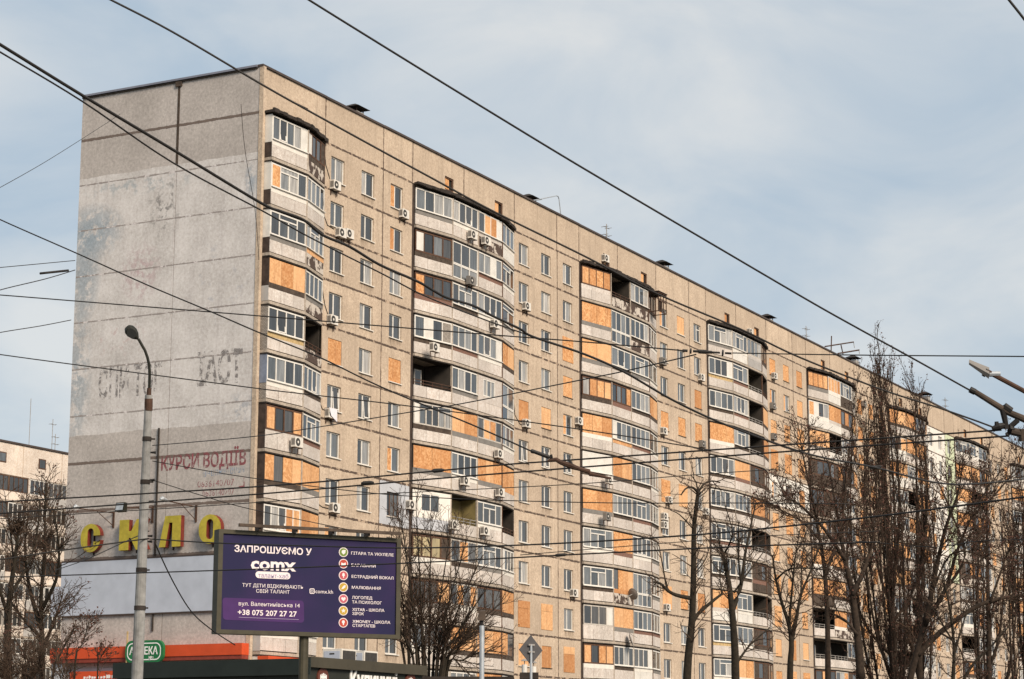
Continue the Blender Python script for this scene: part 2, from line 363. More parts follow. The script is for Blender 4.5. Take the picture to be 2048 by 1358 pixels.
def wallgrid(mb, x0,x1,z0,z1, holes, y=0.0, depth=0.24, edge=0.06):
    xs=sorted({x0,x1}|{h[i] for h in holes for i in (0,1)}); zs=sorted({z0,z1}|{h[i] for h in holes for i in (2,3)})
    for i in range(len(xs)-1):
        for j in range(len(zs)-1):
            cx=(xs[i]+xs[i+1])/2; cz=(zs[j]+zs[j+1])/2
            if any(h[0]<cx<h[1] and h[2]<cz<h[3] for h in holes): continue
            mb.quad((xs[i],y,zs[j]),(xs[i+1],y,zs[j]),(xs[i+1],y,zs[j+1]),(xs[i],y,zs[j+1]))
    for h in holes:
        a0,a1,b0,b1=h; Y=y+depth
        mb.quad((a0,y,b0),(a0,y,b1),(a0,Y,b1),(a0,Y,b0)); mb.quad((a1,y,b1),(a1,y,b0),(a1,Y,b0),(a1,Y,b1))
        mb.quad((a0,y,b1),(a1,y,b1),(a1,Y,b1),(a0,Y,b1)); mb.quad((a1,y,b0),(a0,y,b0),(a0,Y,b0),(a1,Y,b0))
    Y=y+edge
    mb.quad((x0,y,z1),(x0,y,z0),(x0,Y,z0),(x0,Y,z1)); mb.quad((x1,y,z0),(x1,y,z1),(x1,Y,z1),(x1,Y,z0))
    mb.quad((x0,y,z1),(x1,y,z1),(x1,Y,z1),(x0,Y,z1)); mb.quad((x1,y,z0),(x0,y,z0),(x0,Y,z0),(x1,Y,z0))

G=0.022   # half joint
WIN=(-9.75,-6.25,-2.73); WW=1.53; WZ0,WZ1=0.62,2.13      # window: rel. x of three openings, z from storey floor
SPLIT=-3.66
zones=[(X0-10.454-0.03+0.0,X0)]+[(X0+MOD*n+COLW, X0+MOD*(n+1)) for n in range(NS-1)]
zones[0]=(6.86,X0)

# window kinds: g plain, o boarded in the opening, O boarded over the wall, h half boarded, d dark old, t transom, i open sash
WINSPEC={0:['ggh','ggh','ggg','ggg','ogo','iig','ggh','ggd','hgg','ggg','ggg','ggg'],
 1:['ggg','ggg','ggO','ggo','ooh','iii','ggg','ggg','ggg','OOg','ooO','ggg'],
 2:['hot','ggg','ggo','ooo','ggi','OOg','tgg','igg','Ooo','ggg','ggg','ggg'],
 3:['ooo','hho','ooO','OOO','hdo','oOo','ooo','OoO','OOo','oOo','oOO','ooo'],
 4:['ooo','oog','ogo','ood','ogo','ogg','goO','Ogo','oog','gog','oOo','ooo'],
 5:['ggg','ggd','gog','ogg','oog','ggo','gog','ggo','ogg','ggo','ogg','ggg'],
 6:['ggo','goo','ogg','ggo','ogg','gog','ggo','ogg','ggg','ogo','ggg','ggg']}
rw=random.Random(5)
# shared window meshes (origin at lower left of opening, y = wall face)
def rect_frame(mb,x0,x1,z0,z1,y0,y1,wd):
    mb.box(x0,x0+wd,y0,y1,z0,z1); mb.box(x1-wd,x1,y0,y1,z0,z1); mb.box(x0+wd,x1-wd,y0,y1,z0,z0+wd); mb.box(x0+wd,x1-wd,y0,y1,z1-wd,z1)
WH=WZ1-WZ0
mb=MB(); rect_frame(mb,0.003,WW-0.003,0.003,WH-0.003,0.10,0.17,0.075); mb.box(0.60,0.70,0.097,0.172,0.07,WH-0.07); FR=mb.mesh('window',M['pvc'])
mb=MB(); rect_frame(mb,0.003,WW-0.003,0.003,WH-0.003,0.10,0.17,0.075); mb.box(0.76,0.85,0.097,0.172,0.07,WH-0.07); mb.box(0.85,WW-.07,0.098,0.171,1.05,1.13); FRT=mb.mesh('window',M['pvc'])
mb=MB(); rect_frame(mb,0.003,WW-0.003,0.003,WH-0.003,0.12,0.17,0.07); mb.box(0.48,0.55,0.117,0.172,0.07,WH-0.07); mb.box(1.0,1.06,0.117,0.172,0.07,WH-0.07); FRD=mb.mesh('window',M['wood'])
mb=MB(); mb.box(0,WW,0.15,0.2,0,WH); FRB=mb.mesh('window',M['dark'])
def panemesh(x0,x1,mat,y=0.135,z0=0.07,z1=WH-0.07):
    mb=MB(); mb.quad((x0,y,z0),(x1,y,z0),(x1,y,z1),(x0,y,z1)); return mb.mesh('pane',mat)
PL=panemesh(0.07,0.60,M['glass']); PR=panemesh(0.70,WW-0.07,M['glass'])
PLo=panemesh(0.07,0.60,M['osb'],0.09); PTL=panemesh(0.07,0.76,M['glass']); PTR=panemesh(0.85,WW-.07,M['glass'])
PD1=panemesh(0.07,0.48,M['glassdark'],0.14); PD2=panemesh(0.55,1.0,M['glassdark'],0.14); PD3=panemesh(1.06,WW-.07,M['glass'],0.14)
mb=MB(); mb.quad((0.70,0.135,0.07),(WW-.07,0.135,0.07),(WW-.07,0.135,WH-.07),(0.70,0.135,WH-.07)); PRk=mb.mesh('pane',M['glassdark'])
mb=MB(); 
def tiltsash(mb,x0,x1,z0,z1,y,dz=0.14,wd=0.07):
    for (a0,a1,c0,c1) in ((x0,x0+wd,z0,z1),(x1-wd,x1,z0,z1),(x0+wd,x1-wd,z0,z0+wd),(x0+wd,x1-wd,z1-wd,z1)):
        f=lambda zq: -dz*0.0+dz*(zq-z0)/(z1-z0)
        mb.hexa([(a0,y+f(c0)-.05,c0),(a1,y+f(c0)-.05,c0),(a1,y+f(c0),c0),(a0,y+f(c0),c0),(a0,y+f(c1)-.05,c1),(a1,y+f(c1)-.05,c1),(a1,y+f(c1),c1),(a0,y+f(c1),c1)])
tiltsash(mb,0.78,WW-.1,0.1,WH-.12,0.10,0.10); SASH=mb.mesh('open_sash',M['pvc'])
mb=MB(); mb.box(-0.05,WW+0.05,-0.09,0.10,-0.05,0.0); SILL=mb.mesh('sill',M['whitestrip'])
mb=MB(); mb.box(-0.05,WW+0.05,-0.05,0.10,-0.04,0.0); SILLD=mb.mesh('sill',M['brownstrip'])
mb=MB(); mb.box(0.02,WW-0.02,0.03,0.06,0.02,WH-0.02); mb.box(0.02,WW-.02,0.026,0.03,0.98,1.0); BRD=mb.mesh('board',M['osb'])
mb=MB(); mb.box(-0.10,WW+0.12,-0.03,-0.004,-0.18,WH-0.42); mb.box(-0.10,WW+0.12,-0.034,-0.004,WH-0.405,WH+0.10); BRDO=mb.mesh('board',M['osb'])
mt,t,b=newmat('drip_stain'); tcn=t.nodes.new('ShaderNodeTexCoord'); sp=t.nodes.new('ShaderNodeSeparateXYZ'); t.links.new(tcn.outputs['Generated'],sp.inputs[0])
al=math_(t,'MULTIPLY',ramp(t,noise(t,1.0,5,0.65,None,(4.5,4.5,0.22)),[(0.42,0.0),(0.70,0.62)]),math_(t,'POWER',sp.outputs[2],0.8))
ed=math_(t,'MINIMUM',math_(t,'MULTIPLY',sp.outputs[0],6.0),math_(t,'MULTIPLY',math_(t,'SUBTRACT',1.0,sp.outputs[0]),6.0))
t.links.new(math_(t,'MULTIPLY',al,math_(t,'MINIMUM',ed,1.0)),b.inputs['Alpha']); b.inputs['Base Color'].default_value=(0.15,0.105,0.075,1); b.inputs['Roughness'].default_value=0.95
mb=MB(); mb.quad((-.12,-.003,-.56),(WW+.12,-.003,-.56),(WW+.12,-.003,-.05),(-.12,-.003,-.05)); DRIP=mb.mesh('drip_stain',mt)
def add_window(x,z,kind,far):
    base={'g':FR,'i':FR,'h':FR,'t':FRT,'d':FRD,'o':FRB,'O':FRB}[kind]
    wn=inst('window',base,bld,(x,0,z))
    if kind in 'gi': inst('pane',PL,wn); inst('pane',PR if kind=='g' else PRk,wn)
    if kind=='i': inst('open_sash',SASH,wn)
    if kind=='h': inst('board',PLo,wn); inst('pane',PR,wn)
    if kind=='t': inst('pane',PTL,wn); inst('pane',PTR,wn)
    if kind=='d':
        inst('pane',PD1,wn); inst('pane',PD2,wn); inst('pane',PD3,wn)
    if kind=='o': inst('board',BRD,wn)
    if kind=='O': inst('board',BRDO,wn)
    if not far and kind!='O' and rw.random()<.75: inst('drip_stain',DRIP,wn)
    if not far and kind!='O': inst('sill',SILL if kind in 'ghit' or rw.random()<.3 else SILLD,wn)

def strip(x0,x1,y,z0,z1):
    if x1-x0>z1-z0: zm=(z0+z1)/2; mb=MB(); mb.quad((x0,-.004,zm-.11),(x1,-.004,zm-.11),(x1,-.004,zm+.11),(x0,-.004,zm+.11)); mb.build('joint_strip',M['seal_h'],bld)
    else: xm_=(x0+x1)/2; mb=MB(); mb.quad((xm_-.085,-.005,z0),(xm_+.085,-.005,z0),(xm_+.085,-.005,z1),(xm_-.085,-.005,z1)); mb.build('joint_strip',M['seal_v'],bld)
for zi,(za,zb) in enumerate(zones):
    xs=zb+SPLIT
    for k in range(FLOORS):
        zf=ZT-FH*(k+1); zt=zf+FH
        holes=[(zb+wx,zb+wx+WW,zf+WZ0,zf+WZ1) for wx in WIN]
        spec=WINSPEC.get(zi,['ggg']*12)[k]
        for (p0,p1,hs) in ((za,xs,holes[:2]),(xs,zb,holes[2:])):
            mb=MB(); wallgrid(mb,p0+G,p1-G,zf+G,zt-G,hs)
            mat=M['facade']
            if zi==0 and k==7 and p0==xs: mat=M['insul']
            if zi==5 and k<6: mat=M['greenish'] if p0==xs else M['white_panel']
            if zi==3 and k==4: mat=M['white_panel']
            mb.build('wall_panel',mat,bld)
        for (h,kd) in zip(holes,spec): add_window(h[0],zf+WZ0,kd,zi>=4)
        strip(za+.01,zb-.01,0.012,zf-G-.05,zf+G+.05)
    strip(xs-.06,xs+.06,0.010,ZB,ZT)
    strip(za+.01,zb-.01,0.012,ZT-G-.05,ZT+G+.05)
# attic row
cuts=[0.0,6.84,13.65]+[X0+MOD*n+o for n in range(NS) for o in (0,6.86,14.22,20.95)]
cuts=[c for c in cuts if c<XEND-1]+[XEND]
ATT=[(4.25,5.45),(11.3,12.5)]
for i in range(len(cuts)-1):
    a0,a1=cuts[i],cuts[i+1]; hs=[]
    for n in range(NS):
        for (u0,u1) in ATT:
            x=X0+MOD*n+u0
            if a0<x<a1: hs.append((x,x+1.2,ZT+0.62,ZT+1.55))
    mb=MB(); wallgrid(mb,a0+.016,a1-.016,ZT+G,ZT+RH-.005,hs); mb.build('attic_panel',M['facade'],bld)
    if i: strip(a0-.05,a0+.05,0.010,ZT+.075,ZT+RH-.01)
    for h in hs:
        mb=MB(); rect_frame(mb,h[0]+.003,h[1]-.003,h[2]+.003,h[3]-.003,0.05,0.13,0.10)
        wn=mb.build('attic_window',M['wood'],bld)
        mb=MB(); mb.box(h[0]+.1,h[0]+.72,0.10,0.12,h[2]+.1,h[3]-.1); mb.build('board',M['osb'],wn)
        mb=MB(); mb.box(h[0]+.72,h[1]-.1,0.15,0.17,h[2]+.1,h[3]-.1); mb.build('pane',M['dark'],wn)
mb=MB(); rect_frame(mb,3.5,4.75,ZT+.55,ZT+1.5,-.02,.0,.06); mb.box(3.45,4.85,-.06,0.0,ZT+1.52,ZT+1.62); mb.build('blocked_opening',M['facade'],bld)
# structural core, roof, coping
mb=MB()
mb.box(0.3,XEND-.1,1.30,DEP-.3,0,ZT+0.2)
for (za,zb) in zones: mb.box(za+.03,zb-.03,0.25,1.31,0.0,ZT)
mb.box(0.3,XEND-.1,0.25,DEP-.3,ZT+0.05,ZT+RH-.1)
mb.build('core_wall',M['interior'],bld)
mb=MB(); mb.box(0.05,XEND,0.0,0.24,ZB-5.13,ZB-.03); mb.build('base_wall',M['facade'],bld)
mb=MB(); mb.box(0.1,XEND-.1,0.3,DEP-.2,ZT+RH-.1,ZT+RH+.05); mb.build('roof',M['tar'],bld)
mb=MB(); z0=ZT+RH
for i in range(len(cuts)-1):
    dz=rw.uniform(-.015,.02)
    mb.box(cuts[i]+(0 if i else -.06),cuts[i+1]-.004,-.10,.30,z0+dz,z0+.13+dz)
mb.build('roof_coping',M['coping'],bld)
mb=MB()
for i in range(3):
    y0=DEP*i/3; mb.box(-.14,.3,y0+.302 if i==0 else y0,y0+DEP/3-.004,z0,z0+.12)
mb.build('end_coping',M['endcop'],bld)
mb=MB(); mb.box(-.09,.02,.31,DEP,z0-.10,z0-.002); mb.build('end_coping_edge',M['tar'],bld)
mb=MB(); mb.box(0.26,XEND,DEP-.3,DEP-.004,0,ZT+RH-.02); mb.build('rear_wall',M['facade'],bld)
# end wall panels (two per storey)
ym=5.85
for k in range(-1,FLOORS+1):
    zf=ZT-FH*(k+1); zt=zf+FH if k>=0 else ZT+RH
    if k==FLOORS: zf=ZB-5.1
    for (y0,y1) in ((0.14,ym),(ym,DEP)):
        mb=MB(); mb.box(-.0,.25,y0+.02,y1-.02 if y1<DEP else y1,zf+.02,zt-.02 if k>=0 else zt); mb.build('end_wall_panel',M['endwall'],bld)
    if k>=0:
        mb=MB(); mb.quad((-.004,DEP-.01,zt-.10),(-.004,.15,zt-.10),(-.004,.15,zt+.10),(-.004,DEP-.01,zt+.10)); mb.build('end_joint_strip',M['eseal_h'] if (k==0 or k>=7) else M['eseal_w'],bld)
mb=MB(); mb.box(-.03,.22,-.14,.14,ZB-5,ZT+RH-.004); mb.build('corner_strip',M['facade'],bld)
mb=MB(); mb.box(-.10,.0,ym-.22,ym+.22,ZT+RH-.36,ZT+RH-.05); mb.box(-.012,.0,ym-.085,ym+.085,ZT-2.4,ZT+RH-.36); mb.build('drain_strip',M['brownstrip'],bld)
# rear balconies seen in profile past the far edge of the end wall
for k in range(FLOORS):
    zf=ZT-FH*(k+1); mb=MB(); h0=(.5,1.5,1.6,1.2,1.6,.6,2.2,2.0,1.0,1.0,1.0,1.0)[k]; mb.box(.9,4.2,DEP,DEP+.48+.06*(k%3),zf+.6,zf+.6+h0); mb.box(.8,4.4,DEP,DEP+.62,zf+.3,zf+.38); mb.build('rear_balcony',M['brownstrip'] if k<6 else M['bluetile'],bld)

# ------------------------------------------------------------------ balconies
STRIP={'w':'whitestrip','g':'greystrip','n':'brownstrip','b':'brick','o':'osb','y':'ornament','c':'parapet'}
PARA={'c':'parapet','w':'metal_white','p':'peeled','m':'corrug','s':'brownstrip','u':'insul'}
FILL={'g':'glass','o':'osb','w':'metal_white','d':'glassdark','i':'glassdark','b':'brickgrey','y':'glassyellow','k':'dark','x':'brownstrip'}
class Bay:
    def __init__(s,p0,p1):
        s.p0=Vector((*p0,0)); e=Vector((*p1,0))-s.p0; s.L=e.length; s.u=e.normalized(); s.n=Vector((s.u.y,-s.u.x,0))
    def P(s,u,dp,z): q=s.p0+s.u*u+s.n*dp; return (q.x,q.y,z)
    def box(s,mb,u0,u1,d0,d1,z0,z1,mi=0):   # d outward positive
        mb.hexa([s.P(u0,d1,z0),s.P(u1,d1,z0),s.P(u1,d0,z0),s.P(u0,d0,z0),s.P(u0,d1,z1),s.P(u1,d1,z1),s.P(u1,d0,z1),s.P(u0,d0,z1)],mi)
    def quad(s,mb,u0,u1,dp,z0,z1,mi=0,tilt=0.0):
        mb.quad(s.P(u0,dp,z0),s.P(u1,dp,z0),s.P(u1,dp-tilt,z1),s.P(u0,dp-tilt,z1),mi)

def glazing(bay,bal,u0,u1,z0,z1,cells,frame,far,fw=0.075):
    un=[2.0 if c=='t' else (0.9 if c in 'w' else 1.0) for c in cells]; tot=sum(un); W_=u1-u0
    fr=MB(); far_m={}
    x=u0
    if frame:
        bay.box(fr,u0,u1,-.07,.0,z0,z0+fw); bay.box(fr,u0,u1,-.07,.0,z1-fw,z1); bay.box(fr,u0,u0+fw,-.068,.002,z0,z1)
    for c,wd in zip(cells,un):
        xe=x+W_*wd/tot
        if frame: bay.box(fr,xe-fw*.5 if xe<u1-.05 else xe-fw,xe+fw*.5 if xe<u1-.05 else xe,-.069,.003,z0,z1)
        a0,a1=x+fw*.5,xe-fw*.5
        def cell(ch,b0,b1,c0,c1,tilt=0.0):
            mat=FILL[ch]; dp=-.035 if ch in 'gdiyk' else -.008
            if far: bay.quad(far_m.setdefault(mat,MB()),b0,b1,dp,c0,c1)
            else:
                mq=MB(); bay.quad(mq,b0,b1,dp,c0,c1)
                if ch=='o' : bay.box(mq,b0,b1,-.04,dp+.004,c0,c1)
                mq.build({'osb':'board','metal_white':'panel','brickgrey':'brick_infill','brownstrip':'panel'}.get(mat,'pane'),M[mat],bal)
        if c=='t':
            zt_=z0+(z1-z0)*.74; xm=(x+xe)/2
            bay.box(fr,a0,a1,-.06,.012,zt_-.04,zt_+.04); bay.box(fr,xm-.05,xm+.05,-.06,.012,z0,zt_)
            cell('g',a0,a1,zt_+.04,z1-fw*.6); cell('g',a0,xm-.05,z0+fw,zt_-.04); cell('g',xm+.05,a1,z0+fw,zt_-.04)
        elif c=='i':
            cell('i',a0,a1,z0+fw*.6,z1-fw*.6)
            if not far:
                for (e0,e1,h0,h1) in ((a0,a0+.07,0,1),(a1-.07,a1,0,1),(a0,a1,0,.05),(a0,a1,.95,1)):
                    ht=z1-z0-.25; zz0=z0+.1+ht*h0; zz1=z0+.1+ht*h1
                    f0=.02-.16*h0; f1=.02-.16*h1
                    fr.hexa([bay.P(e0,f0,zz0),bay.P(e1,f0,zz0),bay.P(e1,f0-.05,zz0),bay.P(e0,f0-.05,zz0),bay.P(e0,f1,zz1),bay.P(e1,f1,zz1),bay.P(e1,f1-.05,zz1),bay.P(e0,f1-.05,zz1)])
        else: cell(c,a0 if frame else x+.014,a1 if frame else xe-.014,z0+(fw*.6 if frame else 0),z1-(fw*.6 if frame else 0))
        x=xe
    if frame: fr.build('glazing_frame',M[frame],bal)
    for mat,mq in far_m.items(): mq.build({'osb':'board','glass':'pane','glassdark':'pane'}.get(mat,'panel'),M[mat],bal)

def make_bay(bay,bal,k,zf,spec,far,u0=0.0,u1=None,top=2.60):
    u1=bay.L if u1 is None else u1
    parts=spec.split('|'); style=parts[0]; cells=parts[1] if len(parts)>1 else 'gggg'; strip=parts[2] if len(parts)>2 else 'w'; para=parts[3] if len(parts)>3 else 'c'
    zp=zf+.16; zs=zf+.87; zg=zf+1.19; zt=zf+top
    if style=='F':
        glazing(bay,bal,u0+.05,u1-.05,zf+.16,zf+1.10,cells,'pvc',far); glazing(bay,bal,u0+.05,u1-.05,zf+1.11,zt,cells,'pvc',far); return
    # parapet facing panels
    np_=1 if far else (3 if u1-u0>3 else 2)
    if para=='m': np_=1
    for i in range(np_):
        a=u0+(u1-u0)*i/np_; b_=u0+(u1-u0)*(i+1)/np_
        mb=MB(); ex=rw.uniform(-.004,.010)
        if para=='m':
            nn=int((u1-u0)/.22)
            for q in range(nn): bay.box(mb,a+(b_-a)*q/nn,a+(b_-a)*(q+.62)/nn,-.05,.0,zp,zs+.25); bay.box(mb,a+(b_-a)*(q+.62)/nn,a+(b_-a)*(q+1)/nn,-.05,-.03,zp,zs+.25)
        else: bay.box(mb,a+.012,b_-.012,-.09,ex,zp+rw.uniform(0,.01),zs)
        mb.build('parapet_panel',M[PARA[para]],bal)
    bk=MB(); bay.box(bk,u0,u1,-.14,-.06,zf+.08,zs-.01); bk.build('parapet_backing',M['tar'],bal)  # dark backing shows through the gap, painting a shade line below the parapet
    if style=='O':
        mb=MB()
        for zr in (1.02,1.22): bay.box(mb,u0+.03,u1-.03,-.06,-.02,zf+zr,zf+zr+.045)
        nv=4
        for q in range(nv+1): uu=u0+.05+(u1-u0-.1)*q/nv; bay.box(mb,uu-.02,uu+.02,-.065,-.015,zf+.8,zf+1.24)
        mb.build('railing',M['rail'] if cells!='r' else M['rust'],bal)
        if 'y' in cells:
            mb=MB(); bay.box(mb,u0+.05,u1-.05,-1.25,-1.2,zf+.1,zt); mb.build('back_wall',M['olive'],bal)
        mb=MB(); um=(u0+u1)/2; bay.box(mb,um-.5,um+.2,-1.24 if 'y' not in cells else -1.19,-1.15,zf+.2,zf+2.2); mb.build('balcony_door',M['oldwhite'],bal)
        mb=MB(); bay.box(mb,um-.42,um+.12,-1.16,-1.14,zf+.9,zf+2.1); mb.build('pane',M['glassdark'],bal)
        return
    if style=='P':
        mb=MB(); W_=u1-u0; a=u0+W_*.22; b_=u0+W_*.70
        bay.box(mb,u0+.02,a,-.05,.01,zs+.002,zt); bay.box(mb,b_,u1-.02,-.05,.01,zs+.002,zt); bay.box(mb,a,b_,-.05,.008,zs+.002,zg+.1); bay.box(mb,a,b_,-.05,.008,zt-.15,zt)
        mb.build('infill_wall',M['white_panel'] if strip=='w' else M['parapet'],bal)
        glazing(bay,bal,a,b_,zg+.1,zt-.15,cells,'pvc',far); return
    if strip!='-':
        mb=MB(); bay.box(mb,u0+.015,u1-.015,-.07,.012 if strip in 'wgo' else -.01,zs+.004,zg-.004)
        mb.build('apron_strip',M[STRIP[strip]],bal)
    else: zg=zs+.01
    frame={'W':'pvc','B':'wood','N':None,'K':'oldwhite'}[style]
    if frame=='pvc' and not far:
        mb=MB(); bay.box(mb,u0+.01,u1-.01,-.02,.10,zg-.035,zg+.012); mb.build('sill',M['pvc'],bal)
    glazing(bay,bal,u0+.04,u1-.04,zg+.002,zt,cells,frame,far,0.085 if style!='B' else .10)
    if style=='N':       # edge battens of the boarding
        mb=MB(); bay.box(mb,u0,u0+.04,-.06,.01,zg,zt); bay.box(mb,u1-.04,u1,-.06,.01,zg,zt); mb.build('batten',M['brownstrip'],bal)

BSPEC={}
BSPEC[-1]=[['W|giggw|w','B|wddx|n|p'],['W|otg|w','W|gggg|w'],['W|gtg|g','W|gtg|o|p'],['N|ooo|n','W|gggg|g|p'],['W|gigg|y','O|r|n|p'],['W|gggg|w','W|ggig|n'],['B|oddo|c','W|gtg|b'],['N|odoo|n','N|oo|g'],['W|dgioo|w','N|oo|g'],['W|gggg|w','W|ggg|w'],['W|gggg|w','W|ggg|w'],['W|gtg|w','W|ggg|w']]
BSPEC[0]=[['W|gggg|g','W|ggig|w|c','W|goow|c|p','W|ggg|w|w'],['B|wdgd|n','F|ggg','W|ggwg|b','W|tg|w'],['B|ogdg|b','W|gtg|n','W|giig|w','W|t|g'],['W|gwgb|n','W|gggg|b','W|gigw|w','N|oo|n'],['O|r','W|gggg|g','P|ggg|c','F|gg'],
 ['K|wtgt|n','N|oo|g','K|dood|g','W|ggg|w'],['N|oo|g','W|gddg|w','N|ooo|g','N|oo|-'],['P|gg|w|u','O|y|n','W|gtg|w','O|r|n'],['B|yyyx|w','K|dod|n','W|gtg|g','W|wdgd|w'],['B|ddo|g','K|dodo|w','B|ddd|n','N|oo|n'],['W|gdg|w','N|oo|n','N|ooo|n','N|og|n'],['W|gggg|w','W|gggg|w','N|ooo|g','W|gg|w']]
BSPEC[1]=[['B|oooo|c','O|r|n|p','W|gggg|n|p','B|ddd|n'],['N|oo|g','F|gggg','W|gggg|n|p','W|ggg|w'],['N|oo|g','W|gig|n','W|gtg|g','W|gg|w'],['B|gooo|n','B|gggo|b','W|gggg|n','N|oo|n'],['N|ooo|w','W|wggg|o','W|gggg|b','W|gg|w'],['W|wwww|n','N|oo|n','W|gggg|n','W|ggg|w'],['N|oo|g','W|gggg|n','W|gtg|b','W|ggg|n'],
 ['W|gtg|w','N|oo|b','W|giig|w','W|ggg|g'],['W|gtg|n','N|dooo|o|p','F|gggg','W|ggg|g'],['K|gddw|c','N|oo|g','W|gggg|b','W|ggg|b'],['B|odoo|w','W|gggg|n','W|dddw|w|w','W|dg|g'],['W|gggg|w','N|oo|g','W|gtg|w','W|gg|w']]
BSPEC[2]=[['W|gtg|g','W|gtg|w|w','K|gggg|c|m','B|dd|n'],['W|ggdw|y','W|tg|b','O|y','O|r'],['W|gggg|n','W|giig|b','O|k','N|oo|n'],['N|ooo|w','W|gtg|n','O|k','N|oo|n'],['W|ggig|n','N|oo|b','B|xdx|n','B|dd|n'],['W|ggggg|n','W|gggg|n','N|oo|n','B|dd|n'],['W|gtgg|b','W|gggg|b','O|k','O|k'],['W|tgd|n','W|tg|n','B|xxd|b|s','B|dx|n|s'],
 ['N|ooo|c|w','W|tg|w|w','O|k','O|k'],['W|gtg|y','W|ggg|w','B|xxd|n','B|xd|n'],['W|gtg|w','N|oo|w','B|xdx|n','B|dd|n'],['W|gtg|w','W|gggg|w','O|k','O|k']]
BSPEC[3]=[['B|oooo|g','W|oooo|w|w','W|gtg|n|s','W|gg|n'],['W|owgg|w|w','N|oo|c|w','B|dod|n','N|oo|y'],['N|ooo|g','O|k|n|w','W|gtg|w','N|oo|n'],['B|xdd|n|s','B|dxo|n|s','B|dxd|n','N|oo|n'],['B|ddx|n|s','B|xdd|n','W|gtg|w','B|dd|n'],['K|dood|n','B|xdx|n','K|gdd|n','N|oo|n'],['N|ooo|w','N|oo|n','W|gdg|n','N|oo|n'],['N|ooo|n|s','N|oo|n','B|doo|n','B|do|n'],['O|k','N|ooo|w|p','B|dxx|n|p','N|oo|n'],['O|k','O|k','K|dgd|n','O|k'],['B|dod|w','K|dgo|w|w','B|xdo|n','N|oo|n'],['O|k','K|dod|w','B|xdd|n','B|dd|n']]
BSPEC[4]=[['N|oo|n','N|oo|n','K|ddg|n','W|oog|w|w'],['K|dxo|w|w','N|ooo|g','N|oo|n','W|gtg|w']]+[None]*10
BSPEC[5]=[['W|gtg|w','W|tw|w','W|gg|n','W|dgd|w'],['N|oo|n','N|oo|n','B|dxo|n','N|oo|n']]+[None]*10
rb=random.Random(11)
def randbay(c):
    pool=['W|gggg|w','W|gtg|n','N|oo|n','N|ooo|g','B|dod|n','W|ogg|w|w','K|gdg|w','N|oo|w|w','W|gtg|w','O|k','B|xdo|n|p'] if c>=4 else ['W|gggg|w']
    return rb.choice(pool)
cols=[(-1,[(0.25,-.62),(3.8,-.76),(6.84,-.03)],0.25,6.84)]
for n in range(NS): x=X0+MOD*n; cols.append((n,[(x+.30,-.06),(x+4.0,-.76),(x+7.45,-.80),(x+11.0,-.76),(x+14.16,-.03)],x,x+COLW))
SIDE=['metal_white','metal_white','pvc','darkside','brickgrey','bluetile','darkside','darkside','darkside','metal_white','metal_white','metal_white']
